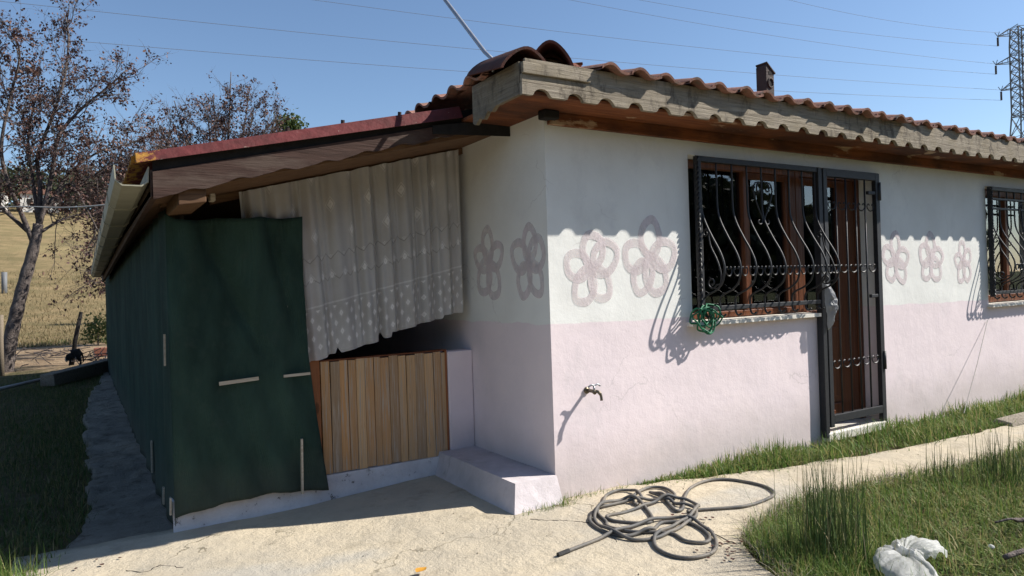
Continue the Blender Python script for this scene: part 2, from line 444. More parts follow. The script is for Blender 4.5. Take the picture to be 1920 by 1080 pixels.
M['hip_tile'] = tile_mat('red_cap_tile', (0.16, 0.062, 0.047), (0.095, 0.04, 0.033), (0.075, 0.052, 0.042))
def red_metal():
    t = NT('red_painted_metal')
    c = t.mix(t.ramp(t.noise(9, 5, 0.7), [(0.4, 0), (0.65, 1)]), (0.125, 0.030, 0.030), (0.085, 0.025, 0.024))
    sp = t.ramp(t.noise(50, 5, 0.75, t.mapped((0.5, 1, 1))), [(0.66, 0), (0.7, 1)])
    c = t.mix(sp, c, (0.40, 0.33, 0.27))
    x, y, z = t.sep()
    ye = t.math('MULTIPLY', t.math('SUBTRACT', t.math('ADD', 0.315, t.math('MULTIPLY', t.math('SUBTRACT', t.noise(25, 5, 0.7), 0.5), 0.6)), x), 16, clamp=True)
    c = t.mix(t.math('MULTIPLY', ye, 0.85), c, (0.38, 0.20, 0.035))
    return t.done(t.bsdf(c, 0.75, t.bump(t.noise(14, 5), 0.012), 0.18))
M['red_metal'] = red_metal()
M['gutter'] = simple('cream_gutter_plastic', (0.40, 0.385, 0.30), (0.30, 0.285, 0.215), 5, 0.5, 0.002)
M['dark'] = simple('flat_black', (0.012, 0.011, 0.011), (0.02, 0.018, 0.017), 20, 0.9)  # plain black, also used to paint shade at the lean-to verge
M['board_wall'] = wood('rough_shed_board', (0.10, 0.075, 0.05), (0.055, 0.04, 0.028), 'z', rough=0.9)
def cloth_mat(name='green_shade_cloth'):
    t = NT(name)
    f = t.noise(4, 6, 0.65, t.mapped((1, 1, 0.35)))
    c = t.mix(t.ramp(f, [(0.35, 0), (0.65, 1)]), (0.040, 0.080, 0.062), (0.019, 0.043, 0.034))
    x, y, z = t.sep()
    wv = t.math('ADD', t.math('SINE', t.math('MULTIPLY', z, 900)), t.math('SINE', t.math('MULTIPLY', t.math('ADD', x, y), 900)))
    dst = t.ramp(t.noise(12, 5, 0.7), [(0.55, 0), (0.75, 1)])
    c = t.mix(t.math('MULTIPLY', dst, 0.35), c, (0.065, 0.085, 0.07))
    lowd = t.math('MULTIPLY', t.math('SUBTRACT', t.math('ADD', 0.2, t.math('MULTIPLY', t.noise(5, 5), 0.3)), z), 3.0, clamp=True)
    c = t.mix(t.math('MULTIPLY', lowd, 0.45), c, (0.10, 0.10, 0.085))
    return t.done(t.bsdf(c, 0.85, t.bump(wv, 0.0012), 0.2))
M['cloth'] = cloth_mat()
M['cloth_side'] = M['cloth']
def lace():
    t = NT('lace_curtain_fabric')
    uv = t.tc.outputs['UV']
    x, y, z = t.sep(uv)      # x metres of cloth, y metres above the hem
    def frac(a): return t.math('FRACT', a)
    def dia(px, py, sx, sy, r):
        a = t.math('ABSOLUTE', t.math('SUBTRACT', frac(t.math('DIVIDE', t.math('ADD', x, px), sx)), 0.5))
        b = t.math('ABSOLUTE', t.math('SUBTRACT', frac(t.math('DIVIDE', t.math('ADD', y, py), sy)), 0.5))
        return t.math('ADD', t.math('MULTIPLY', a, sx), t.math('MULTIPLY', b, sy * 0.78))
    def band(lo, hi):
        return t.math('MULTIPLY', t.math('GREATER_THAN', y, lo), t.math('LESS_THAN', y, hi))
    def mask(d, r):
        solid = t.math('LESS_THAN', d, r * 0.62)
        hole = t.math('GREATER_THAN', d, r * 0.2)
        ring = t.math('MULTIPLY', t.math('GREATER_THAN', d, r * 0.82), t.math('LESS_THAN', d, r))
        return t.math('MAXIMUM', t.math('MULTIPLY', solid, t.math('ADD', 0.65, t.math('MULTIPLY', hole, 0.35))), t.math('MULTIPLY', ring, 0.6)), ring
    P1, r1 = mask(dia(0, 0, 0.115, 0.125, 0.04), 0.030)
    P2, r2 = mask(dia(0.0575, 0.0625, 0.115, 0.125, 0.04), 0.030)
    P1 = t.math('MULTIPLY', t.math('MAXIMUM', P1, P2), band(0.02, 0.31))
    Q1, r3 = mask(dia(0, 0.04, 0.13, 0.16, 0.04), 0.034)
    Q1 = t.math('MULTIPLY', Q1, band(0.50, 0.66))
    T1, r4 = mask(dia(0.1, 0.0, 0.44, 0.40, 0.05), 0.045)
    T2, r5 = mask(dia(0.32, 0.2, 0.44, 0.40, 0.05), 0.045)
    T1 = t.math('MULTIPLY', t.math('MAXIMUM', T1, T2), t.math('GREATER_THAN', y, 0.68))
    T1 = t.math('MULTIPLY', T1, 0.75)
    zz = t.math('ABSOLUTE', t.math('SUBTRACT', frac(t.math('DIVIDE', x, 0.13)), 0.5))
    zg = t.math('ABSOLUTE', t.math('SUBTRACT', t.math('ABSOLUTE', t.math('SUBTRACT', y, 0.58)), t.math('ADD', 0.05, t.math('MULTIPLY', zz, 0.09))))
    zig = t.math('MULTIPLY', t.math('LESS_THAN', zg, 0.004), band(0.40, 0.76))
    line = t.math('LESS_THAN', t.math('ABSOLUTE', t.math('SUBTRACT', y, 0.335)), 0.006)
    pat = t.math('MAXIMUM', t.math('MAXIMUM', P1, Q1), t.math('MAXIMUM', T1, t.math('MULTIPLY', line, 0.5)))
    low = t.math('MULTIPLY', t.math('LESS_THAN', y, 0.335), 0.18)
    base = t.mix(low, (0.63, 0.615, 0.595), (0.56, 0.55, 0.535))
    base = t.mix(t.math('MULTIPLY', t.ramp(t.noise(3, 5, 0.6), [(0.4, 0), (0.7, 1)]), 0.5), base, (0.46, 0.42, 0.375))
    dk = t.math('MULTIPLY', t.math('MAXIMUM', zig, t.math('MULTIPLY', band(0.02, 0.31), t.math('MAXIMUM', r1, r2))), 0.5)
    c = t.mix(dk, base, (0.22, 0.20, 0.185))
    c = t.mix(t.math('MULTIPLY', pat, 0.6), c, (0.88, 0.87, 0.85))
    d = t.bsdf(c, 0.95, None, 0.1)
    tl = t.n('ShaderNodeBsdfTranslucent'); t.l(c, tl.inputs[0])
    mx = t.n('ShaderNodeMixShader'); mx.inputs[0].default_value = 0.2
    t.l(d.outputs[0], mx.inputs[1]); t.l(tl.outputs[0], mx.inputs[2])
    tp = t.n('ShaderNodeBsdfTransparent')
    m2 = t.n('ShaderNodeMixShader')
    t.l(t.math('MULTIPLY', t.math('SUBTRACT', 1.0, pat), 0.2), m2.inputs[0])
    t.l(mx.outputs[0], m2.inputs[1]); t.l(tp.outputs[0], m2.inputs[2])
    return t.done(m2)
M['lace'] = lace()
def glass():
    t = NT('window_glass')
    fr = t.n('ShaderNodeFresnel'); fr.inputs[0].default_value = 1.52
    tp = t.n('ShaderNodeBsdfTransparent'); tp.inputs[0].default_value = (0.80, 0.86, 0.84, 1)
    gl = t.n('ShaderNodeBsdfGlossy'); gl.inputs['Roughness'].default_value = 0.015
    mx = t.n('ShaderNodeMixShader')
    t.l(t.math('ADD', t.math('MULTIPLY', fr.outputs[0], 2.2), 0.03, clamp=True), mx.inputs[0])
    t.l(tp.outputs[0], mx.inputs[1]); t.l(gl.outputs[0], mx.inputs[2])
    return t.done(mx)
M['glass'] = glass()
M['sheer'] = simple('sheer_curtain', (0.60, 0.66, 0.62), (0.48, 0.54, 0.51), 12, 0.9)
M['marble'] = simple('white_marble', (0.76, 0.73, 0.66), (0.62, 0.58, 0.51), 10, 0.6, 0.002)
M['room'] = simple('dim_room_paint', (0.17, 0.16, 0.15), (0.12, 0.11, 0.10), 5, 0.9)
def hose_mat():
    t = NT('dusty_hose_rubber')
    c = t.mix(t.ramp(t.noise(7, 5, 0.6), [(0.4, 0), (0.62, 1)]), (0.085, 0.084, 0.082), (0.17, 0.15, 0.125))
    return t.done(t.bsdf(c, 0.62, t.bump(t.noise(80, 4), 0.001), 0.35))
M['hose'] = hose_mat()
M['black'] = simple('black_plastic', (0.015, 0.015, 0.015), (0.03, 0.03, 0.03), 20, 0.5)
M['rope'] = simple('green_nylon_rope', (0.012, 0.17, 0.075), (0.01, 0.10, 0.05), 60, 0.5)
def bagmat(name, col, tr):
    t = NT(name)
    c = t.mix(t.ramp(t.noise(9, 5), [(0.35, 0), (0.7, 1)]), col, tuple(v * 0.85 for v in col))
    d = t.bsdf(c, 0.35, t.bump(t.noise(28, 5, 0.6), 0.01), 0.4)
    tl = t.n('ShaderNodeBsdfTranslucent'); t.l(c, tl.inputs[0])
    mx = t.n('ShaderNodeMixShader'); mx.inputs[0].default_value = tr
    t.l(d.outputs[0], mx.inputs[1]); t.l(tl.outputs[0], mx.inputs[2])
    tq = t.n('ShaderNodeBsdfTransparent'); m3 = t.n('ShaderNodeMixShader'); m3.inputs[0].default_value = 0.28
    t.l(mx.outputs[0], m3.inputs[1]); t.l(tq.outputs[0], m3.inputs[2])
    return t.done(m3)
M['bag'] = bagmat('white_plastic_film', (0.72, 0.72, 0.70), 0.4)
M['foil'] = bagmat('grey_plastic_film', (0.36, 0.37, 0.39), 0.3)
M['steel'] = simple('galvanised_steel', (0.42, 0.43, 0.45), (0.30, 0.31, 0.33), 12, 0.4, 0.001, metal=0.7)
M['brass'] = simple('aged_brass', (0.20, 0.17, 0.12), (0.10, 0.085, 0.065), 40, 0.4, 0.002, metal=0.8)
M['pylon'] = simple('pylon_steel', (0.17, 0.175, 0.185), (0.13, 0.135, 0.14), 1, 0.6)
M['wire'] = simple('power_wire', (0.16, 0.15, 0.155), (0.13, 0.13, 0.13), 1, 0.6)
M['insul'] = simple('brown_insulator', (0.05, 0.035, 0.03), (0.07, 0.05, 0.04), 3, 0.3)
M['cable'] = simple('pale_cable', (0.42, 0.40, 0.37), (0.33, 0.31, 0.28), 6, 0.7)
M['flue'] = simple('rusty_brown_flue', (0.035, 0.024, 0.021), (0.06, 0.04, 0.034), 10, 0.7, 0.004)
M['fur'] = simple('black_fur', (0.008, 0.007, 0.007), (0.018, 0.015, 0.014), 30, 0.8, 0.01)
M['white_fur'] = simple('pale_fur', (0.42, 0.39, 0.36), (0.32, 0.29, 0.26), 30, 0.9, 0.01)
M['brick'] = simple('red_clay_brick', (0.34, 0.145, 0.095), (0.24, 0.10, 0.07), 14, 0.9, 0.01)
M['stone'] = simple('broken_concrete', (0.33, 0.29, 0.23), (0.2, 0.17, 0.13), 12, 0.95, 0.02)
M['house_white'] = simple('far_white_wall', (0.7, 0.68, 0.64), (0.62, 0.6, 0.57), 1, 0.9)
M['yellow'] = simple('yellow_leaf', (0.55, 0.27, 0.03), (0.42, 0.2, 0.03), 30, 0.7)
M['deadleaf'] = simple('red_brown_dead_leaf', (0.10, 0.035, 0.025), (0.05, 0.022, 0.018), 30, 0.8)
def paintmat(name='faded_pink_brush_paint', lo=0.12, hi=0.60):
    t = NT(name)
    d = t.bsdf(t.mix(t.noise(12, 4), (0.75, 0.665, 0.672), (0.71, 0.625, 0.635)), 0.9, t.bump(t.noise(70, 6, 0.7), 0.005, 0.7), 0.1)
    tp = t.n('ShaderNodeBsdfTransparent')
    mx = t.n('ShaderNodeMixShader')
    t.l(t.ramp(t.noise(9, 6, 0.7, t.mapped((1, 1, 0.6))), [(0.34, lo), (0.62, hi)]), mx.inputs[0])
    t.l(d.outputs[0], mx.inputs[1]); t.l(tp.outputs[0], mx.inputs[2])
    return t.done(mx)
M['paint'] = paintmat()
M['faint_paint'] = paintmat('nearly_gone_pink_paint', 0.05, 0.5)

# ------------------------------------------------------------------ ground
def gz(x, y):
    x = np.asarray(x, float); y = np.asarray(y, float)
    return -0.055 * smooth(2.3, 0.9, x)

def terrain_h(x, y):
    x = np.asarray(x, float); y = np.asarray(y, float)
    h = -0.05 + 0.12 * fbm(x * 0.15, y * 0.15, 3) * smooth(18, 30, y)
    h = h + 25.0 * smooth(34, 225, y) * (1 - 0.85 * smooth(25, 120, x)) * (1 + 0.25 * fbm(x * 0.015, y * 0.015, 9))
    h = h + 9.0 * smooth(45, 140, -y + 0.0) * (1.15 - smooth(45, 150, x)) * (1 + 0.5 * fbm(x * 0.03, y * 0.03, 5))  # unseen rise behind the camera, shaped for the window reflections
    h = h - 0.03 * smooth(2.3, 0.9, x) * (1 - smooth(20, 26, y))
    return h

def axis(lo, hi, fine_lo, fine_hi, step, grow=1.18):
    a = list(np.arange(fine_lo, fine_hi + 1e-6, step)); s = step
    b = []; v = fine_lo
    while v > lo: s *= grow; v -= s; b.append(max(v, lo))
    s = step; v = a[-1]; c = []
    while v < hi: s *= grow; v += s; c.append(min(v, hi))
    return np.array(b[::-1] + a + c)
gx = axis(-900, 1200, -14, 14, 0.7); gy = axis(-900, 1100, -4, 46, 0.7)
X, Y = np.meshgrid(gx, gy)
obj('ground', MB().grid(X, Y, terrain_h(X, Y)), M['terrain'], sm=True, kind='structure')

def interp(pts, x):
    p = np.array(pts); return np.interp(x, p[:, 0], p[:, 1])
YLO = [(-0.6, -1.2), (1.9, -1.2), (2.3, 0.9), (2.6, 1.95), (2.72, 2.25), (2.95, 2.56), (3.13, 2.65), (3.7, 2.80), (4.5, 2.76), (5.4, 2.6), (7, 2.55), (11, 2.5)]
YHI = [(-0.6, 4.80), (2.53, 4.74), (2.54, 3.68), (3.1, 3.66), (3.35, 3.55), (3.9, 3.37), (4.6, 3.24), (5.2, 3.12), (7, 2.98), (11, 2.95)]
def sheet(u, lo, hi, n, swap, zoff, seed, amp, fade=None):
    tt = np.linspace(0, 1, n)
    A = np.repeat(u[:, None], n, 1)
    lo = lo + 0.07 * fbm(u * 5, u * 0 + 1.3, seed) * 2 ; hi = hi + 0.05 * fbm(u * 5, u * 0 + 7.7, seed) * 2
    Bb = lo[:, None] + (hi - lo)[:, None] * tt[None]
    Xx, Yy = (Bb, A) if swap else (A, Bb)
    Z = gz(Xx, Yy) + zoff + amp * fbm(Xx * 1.3, Yy * 1.3, seed + 2) + amp * 0.5 * fbm(Xx * 7, Yy * 7, seed + 4)
    if fade: Z = gz(Xx, Yy) + (Z - gz(Xx, Yy)) * smooth(fade[0], fade[1], Yy) - 0.006 * (1 - smooth(fade[0], fade[1], Yy))
    for e in (0, -1):
        Z[:, e] -= 0.07
    Xx = np.concatenate([Xx[:, :1], Xx, Xx[:, -1:]], 1); Yy = np.concatenate([Yy[:, :1], Yy, Yy[:, -1:]], 1)
    Z = np.concatenate([Z[:, :1] - 0.0, Z, Z[:, -1:]], 1)
    Z[:, 1] += 0.07; Z[:, -2] += 0.07
    return MB().grid(Xx, Yy, Z)
u = np.unique(np.round(np.concatenate([np.arange(-0.35, 2.5, 0.04), np.arange(2.5, 4.2, 0.02), np.arange(4.22, 11, 0.06)]), 4))
obj('yard_paving', sheet(u, interp(YLO, u), interp(YHI, u), 60, False, 0.0, 21, 0.012), M['concrete'], kind='structure', sm=True)
v = np.arange(4.55, 17.2, 0.05)
XLO = [(4.3, -0.3), (4.8, -0.12), (5.4, 0.02), (7.5, 0.03), (10, 0.0), (12.5, 0.12), (14, 0.28), (17.5, 0.4)]
obj('side_path', sheet(v, interp(XLO, v), np.full_like(v, 0.47), 24, True, 0.03, 33, 0.085, (4.6, 6.2)), M['side_concrete'], kind='structure', sm=True)

# cracks in the yard, as thin dark grooves lying on it
ck = MB()
for pts in [[(2.20, 3.45), (2.28, 3.36), (2.36, 3.30), (2.44, 3.17), (2.47, 3.05), (2.40, 2.96), (2.36, 2.86)],
            [(2.95, 2.86), (2.9, 2.75), (2.84, 2.62), (2.82, 2.5)], [(0.15, 4.2), (0.25, 4.12), (0.33, 4.15), (0.42, 4.05)]]:
    P = spline([(a + random.uniform(-.01, .01), b + random.uniform(-.01, .01), 0) for a, b in pts], 6)
    P[:, :2] += rng.normal(0, 0.006, (len(P), 2))
    P[:, 2] = gz(P[:, 0], P[:, 1]) + 0.002
    ck.tube(P, rng.uniform(0.0008, 0.0032, len(P)), 4)
obj('crack_lines', ck, M['dark'], kind='stuff')

# ------------------------------------------------------------------ house
KX, KY, CY = 2.533, 3.667, 4.74
house = thing('house', (KX, KY, 0), 'white and pink plastered single storey house with clay tiled roof and barred windows', 'house')

def wall_front():
    t = 0.22
    holes = [(3.79, 5.24, 1.05, 2.28), (5.24, 6.09, 0.05, 2.28), (8.13, 9.60, 0.99, 2.26)]
    def ins(a, b): return any(h[0] < a < h[1] and h[2] < b < h[3] for h in holes)
    def fill(cuts, st):
        o = []
        for a, b in zip(cuts[:-1], cuts[1:]):
            n = max(1, int(round((b - a) / st))); o += list(np.linspace(a, b, n, endpoint=False))
        return np.array(o + [cuts[-1]])
    xs = fill([KX, 3.79, 5.24, 6.09, 8.13, 9.60, 11.2], 0.07); zs = fill([-0.12, 0.05, 0.99, 1.05, 2.26, 2.28, 2.58], 0.07)
    nx, nz = len(xs), len(zs)
    Xg, Zg = np.meshgrid(xs, zs)
    d = 0.012 * fbm(Xg * 1.1, Zg * 1.1, 40) + 0.0025 * fbm(Xg * 6, Zg * 6, 41)
    d *= smooth(KX, KX + 0.15, Xg)
    mb = MB()
    V = np.stack([Xg, KY + d, Zg], -1).reshape(-1, 3)
    Vb = np.stack([Xg, np.full_like(Xg, KY + t), Zg], -1).reshape(-1, 3)
    N = nx * nz; Fc = []
    cell = lambda i, j: not ins((xs[j] + xs[j + 1]) / 2, (zs[i] + zs[i + 1]) / 2) if 0 <= i < nz - 1 and 0 <= j < nx - 1 else False
    for i in range(nz - 1):
        for j in range(nx - 1):
            if not cell(i, j): continue
            a, b, c, e = i * nx + j, i * nx + j + 1, (i + 1) * nx + j + 1, (i + 1) * nx + j
            Fc.append((a, b, c, e)); Fc.append((N + e, N + c, N + b, N + a))
            if not cell(i - 1, j): Fc.append((b, a, N + a, N + b))
            if not cell(i + 1, j): Fc.append((e, c, N + c, N + e))
            if not cell(i, j - 1): Fc.append((a, e, N + e, N + a))
            if not cell(i, j + 1): Fc.append((c, b, N + b, N + c))
    return mb.add(np.vstack([V, Vb]), Fc)
obj('front_wall', wall_front(), M['wall'], house)
obj('side_wall', MB().box(KX, KX + 0.22, KY + 0.22, 16.2, -0.12, 2.62), M['wall'], house)
mb = MB().box(KX + 0.22, 11.2, 16.0, 16.2, -0.1, 2.58).box(11.0, 11.2, KY + 0.22, 16.0, -0.1, 2.58)
obj('rear_wall', mb, M['wall'], house)
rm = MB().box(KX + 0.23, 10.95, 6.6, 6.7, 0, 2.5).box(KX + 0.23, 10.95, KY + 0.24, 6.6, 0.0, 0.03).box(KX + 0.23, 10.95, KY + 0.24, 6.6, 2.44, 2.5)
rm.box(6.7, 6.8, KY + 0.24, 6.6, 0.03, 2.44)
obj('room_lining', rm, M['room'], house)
# ledge along the side wall
lx = np.linspace(2.225, KX, 7); ly = np.linspace(3.648, CY + 0.02, 30)
A, B = np.meshgrid(lx, ly)
Z = 0.158 + 0.012 * fbm(A * 9, B * 5, 50)
A2 = A + 0.02 * fbm(B * 4, A * 0, 51)
lg = MB().grid(A2, B, Z)
Bx = np.repeat(A2[:, :1], 5, 1) + np.linspace(0, -0.085, 5)[None] ; By = np.repeat(B[:, :1], 5, 1)
Bz = 0.158 + np.linspace(0, -0.26, 5)[None] + 0 * Bx
Bz[:, 0] = Z[:, 0]
By = By - np.linspace(0, 0.11, 5)[None] * smooth(3.95, 3.65, By)
Bx[:, 1:4] += 0.012 * fbm(By[:, 1:4] * 9, Bz[:, 1:4] * 9, 52)
lg.grid(Bx, By, Bz)
Fx = np.repeat(A2[:1].T, 5, 1) + (Bx[0][None] - A2[0, 0]) * np.linspace(1, 0, 7)[:, None]
Fy = 3.648 - np.linspace(0, 0.11, 5)[None] + 0 * Fx + 0.012 * fbm(np.arange(35).reshape(7, 5) * 0.7, np.arange(35).reshape(7, 5) * 0.3, 53) * (np.arange(7) > 0)[:, None]; Fy[:, 0] = 3.648
Fz = np.repeat(Bz[:1], 7, 0); Fz[:, 0] = Z[0]
lg.grid(Fx, Fy, Fz)
obj('ledge', lg, M['ledge'], house, sm=False)

# painted flowers on the wall: five brushed petal rings each
def flower(cx, cz, wd, ht, seed, side=False, petals=5):
    r = np.random.default_rng(seed); mb = MB()
    for k in range(petals):
        a = math.pi / 2 + k * 2 * math.pi / petals + r.uniform(-.2, .2)
        pd = 0.27 * r.uniform(.9, 1.08); pc = (cx + pd * wd * math.cos(a), cz + pd * ht * math.sin(a))
        n = 30; th = np.linspace(0, 2 * math.pi, n)
        ra, rb = 0.235 * r.uniform(.88, 1.1), 0.175 * r.uniform(.85, 1.15)
        lu, lv = ra * np.cos(th), rb * np.sin(th)
        lu = lu * (1 + 0.08 * np.sin(3 * th + r.uniform(0, 6)))
        px = (lu * math.cos(a) - lv * math.sin(a)) * wd; pz = (lu * math.sin(a) + lv * math.cos(a)) * ht
        wdt = wd * 0.5 * (0.14 + 0.03 * np.sin(2 * th + r.uniform(0, 6)))
        rr = np.sqrt((px / wd) ** 2 + (pz / ht) ** 2) + 1e-6
        ix, iz = px * (1 - 0.5 * 0.24 / rr * 0.5), pz * (1 - 0.5 * 0.24 / rr * 0.5)
        ox, oz = px * (1 + 0.5 * 0.24 / rr * 0.5), pz * (1 + 0.5 * 0.24 / rr * 0.5)
        off = 0.0014 + 0.0003 * k
        P = []
        for (qx, qz) in ((ix, iz), (ox, oz)):
            uu, zz = pc[0] + qx, pc[1] + qz
            if side: P.append(np.stack([np.full(n, KX - off), uu, zz], 1))
            else:
                dd = (0.012 * fbm(uu * 1.1, zz * 1.1, 40) + 0.0025 * fbm(uu * 6, zz * 6, 41)) * smooth(KX, KX + 0.15, uu)
                P.append(np.stack([uu, KY + dd - off - 0.0008, zz], 1))
        V = np.stack(P, 1).reshape(-1, 3)
        mb.add(V, [(2 * i, 2 * i + 2, 2 * i + 3, 2 * i + 1) for i in range(n - 1)])
    return mb
for i, (cx, cz, wd, ht, sd_) in enumerate([(2.885, 1.462, 0.42, 0.50, False), (3.395, 1.52, 0.46, 0.52, False), (6.43, 1.49, 0.40, 0.48, False),
                                       (7.03, 1.49, 0.42, 0.48, False), (7.64, 1.46, 0.34, 0.44, False), (4.415, 1.53, 0.42, 0.52, True), (3.895, 1.505, 0.40, 0.50, True)]):
    obj('painted_flower', flower(cx, cz, wd, ht, 60 + i, sd_), M['faint_paint'] if 2 <= i <= 4 else M['paint'], house)

# ---- main roof
P_ = 0.20
roof_z = 2.642
ex, ey = 2.14, 3.30
roof = obj('roof', MB().add([(ex + .03, ey + .03, roof_z), (11.5, ey + .03, roof_z), (11.5, 16.5, roof_z), (ex + .03, 16.5, roof_z), (6.8, ey + 4.66, roof_z + 4.66 * P_), (6.8, 11.8, roof_z + 4.66 * P_)],
     [(0, 1, 4), (1, 2, 5, 4), (2, 3, 5), (3, 0, 4, 5), (3, 2, 1, 0)]), M['tile'], house)
def tile_mesh(name, m):
    mb = MB(); L = 0.42; W = 0.245; n = 13
    s = np.linspace(0, 1, n)
    prof_x = s * W - W / 2
    prof_z = np.where(s < 0.55, 0.032 * np.sin(np.clip(s / 0.55, 0, 1) * np.pi) ** 0.8, -0.012 * np.sin(np.clip((s - 0.55) / 0.45, 0, 1) * np.pi))
    ys = np.array([0, 0.03, L])
    Xt = np.repeat(prof_x[:, None], 3, 1); Yt = np.repeat(ys[None], n, 0); Zt = np.repeat(prof_z[:, None], 3, 1) + np.array([0.004, 0.0, 0.0])[None]
    mb.grid(Xt.T, Yt.T, Zt.T + 0.014)
    mb.grid(Xt[:, ::-1].T, Yt[:, ::-1].T, Zt[:, ::-1].T - 0.002)
    # end lips
    for yi in (0, 2):
        a = np.stack([prof_x, np.full(n, ys[yi]), prof_z + (0.004 if yi == 0 else 0) + 0.014], 1); b = a - np.array([0, 0, 0.016])
        mb.add(np.stack([a, b], 1).reshape(-1, 3), [(2 * i, 2 * i + 1, 2 * i + 3, 2 * i + 2) for i in range(n - 1)])
    return mb.mesh(name, m, True)
tm = tile_mesh('tile', M['tile'])
sl = math.atan(P_)
pitch = 0.2355
r = random.Random(3)
for row in range(2):
    for i in range(37):
        x = 2.80 + i * pitch
        dep = -0.040 if x < 3.4 else (-0.050 if x < 6.0 else -0.008)
        y = ey + dep + r.uniform(-.018, .012) + row * 0.36
        z = roof_z + 0.0 + (y - ey) * P_ + row * 0.026
        o = put('tile', tm, roof, (x + r.uniform(-.006, .006), y, z), (sl + r.uniform(-.02, .02), r.uniform(-.03, .03), r.uniform(-.025, .025)))
    for i in range(53):
        yy = 3.80 + i * pitch
        x = ex - 0.05 + r.uniform(-.015, .015) + row * 0.36
        z = roof_z + 0.0 + (x - ex) * P_ + row * 0.022
        o = put('tile', tm, roof, (x, yy, z), None)
        o.rotation_euler = (Matrix.Rotation(-math.pi / 2, 4, 'Z') @ Matrix.Rotation(sl + r.uniform(-.02, .02), 4, 'X')).to_euler()
def cap_tile(a, b, ra, rb, rise, close=False):
    """an arched cap tile running from a to b"""
    a = Vector(a); b = Vector(b); d = (b - a).normalized(); s = d.cross(UP).normalized(); u_ = s.cross(d)
    n = 17; mb = MB(); th = np.linspace(0, math.pi, n)
    px = -np.cos(th) * (1 + 0.12 * np.cos(2 * th)); pz = np.sin(th) ** 1.35
    rows = []
    for off in (0, 0.016):
        for t in np.linspace(0, 1, 5):
            c = a.lerp(b, t); rad = ra + (rb - ra) * t - off
            rows.append([tuple(c + s * (px[i] * rad) + u_ * (pz[i] * (rise - off) * (1 - 0.12 * t))) for i in range(n)])
    R_ = np.array(rows)
    mb.grid(R_[:5, :, 0], R_[:5, :, 1], R_[:5, :, 2])
    mb.grid(R_[5:][::-1, :, 0], R_[5:][::-1, :, 1], R_[5:][::-1, :, 2])
    for k in (0, 4):
        V = np.stack([R_[k], R_[5 + k]], 1).reshape(-1, 3)
        mb.add(V, [(2 * i, 2 * i + 2, 2 * i + 3, 2 * i + 1) if k else (2 * i, 2 * i + 1, 2 * i + 3, 2 * i + 2) for i in range(n - 1)])
    if close: mb.add(R_[9], [tuple(range(n))])
    for i in (0, n - 1):
        V = np.stack([R_[:5, i], R_[5:, i]], 1).reshape(-1, 3)
        mb.add(V, [(2 * q, 2 * q + 2, 2 * q + 3, 2 * q + 1) for q in range(4)])
    return mb
obj('cap_tile', cap_tile((2.495, 3.52, 2.690), (2.70, 3.80, 2.765), 0.128, 0.118, 0.165, True), M['hip_tile'], roof, sm=True, label='loose arched red cap tile with its dark open end showing')
obj('cap_tile', cap_tile((2.66, 3.75, 2.73), (2.92, 4.05, 2.82), 0.125, 0.11, 0.13), M['hip_tile'], roof, sm=True)
obj('cap_tile', cap_tile((2.205, 3.345, 2.585), (2.235, 3.80, 2.665), 0.15, 0.15, 0.135, True), M['hip_tile'], roof, sm=True, label='weathered red cap tile lying across the roof corner')
# mortar lumps beside the caps
mo = MB()
mo.box(2.30, 2.60, 3.42, 3.62, 2.60, 2.675).box(2.40, 2.80, 3.34, 3.50, 2.60, 2.645).box(2.56, 2.84, 3.72, 3.92, 2.62, 2.83)
obj('mortar_bed', mo, M['stone'], roof, bev=0.02)

# ---- fascia boards
def scallop(x0, x1, zb, zt, first, step, hw, hh):
    poly = [(x0, zt)]; poly.append((x0, zb)); c = first
    while c < x1 - hw:
        if c - hw > x0:
            for k in range(9):
                a = math.pi - k * math.pi / 8
                poly.append((c + hw * math.cos(a), zb + hh * max(0, math.sin(a)) ** 0.8))
        c += step
    poly += [(x1, zb), (x1, zt)]
    return poly
def scal_strip(x0, x1, zb, zt, first, step, hw, hh, y0, y1, axis='y', wav=None):
    """scalloped board as quads, column by column"""
    xs = np.arange(x0, x1, 0.012); xs = np.append(xs, x1)
    ph = np.abs((xs - first + step / 2) % step - step / 2)
    bot = zb + hh * np.sqrt(np.clip(1 - (ph / hw) ** 2, 0, 1))
    if wav is not None: bot = zb + wav(xs)
    if not hasattr(zt, '__len__'): zt = np.full_like(xs, zt)
    n = len(xs); mb = MB(); V = []
    for yy in (y0, y1):
        for zz in (bot, zt):
            V.append(np.stack([xs, np.full(n, yy), zz], 1) if axis == 'y' else np.stack([np.full(n, yy), xs, zz], 1))
    V = np.vstack(V); Fc = []
    for i in range(n - 1):
        j = i + 1
        Fc += [(i, j, n + j, n + i), (2 * n + j, 2 * n + i, 3 * n + i, 3 * n + j), (j, i, 2 * n + i, 2 * n + j), (n + i, n + j, 3 * n + j, 3 * n + i)]
    Fc += [(0, n, 3 * n, 2 * n), (n - 1, 2 * n + n - 1, 3 * n + n - 1, n + n - 1)]
    return mb.add(V, Fc)
obj('fascia_board', scal_strip(ex, 11.5, 2.436, 2.503, 2.275, 0.2355, 0.058, 0.042, ey, ey + 0.026), M['weathered'], house)
obj('fascia_board', MB().box(ex + 0.002, 11.5, ey + 0.004, ey + 0.024, 2.5045, 2.552), M['weathered'], house, bev=0.002)
obj('fascia_board', MB().box(ex + 0.03, 11.5, ey + 0.010, ey + 0.026, 2.5535, 2.644), M['weathered'], house, bev=0.002)
obj('fascia_board', MB().box(ex + 0.003, 2.62, ey - 0.012, ey + 0.008, 2.5535, 2.616), M['weathered'], house, bev=0.003)
ys_ = np.arange(ey + 0.028, 3.93, 0.01)
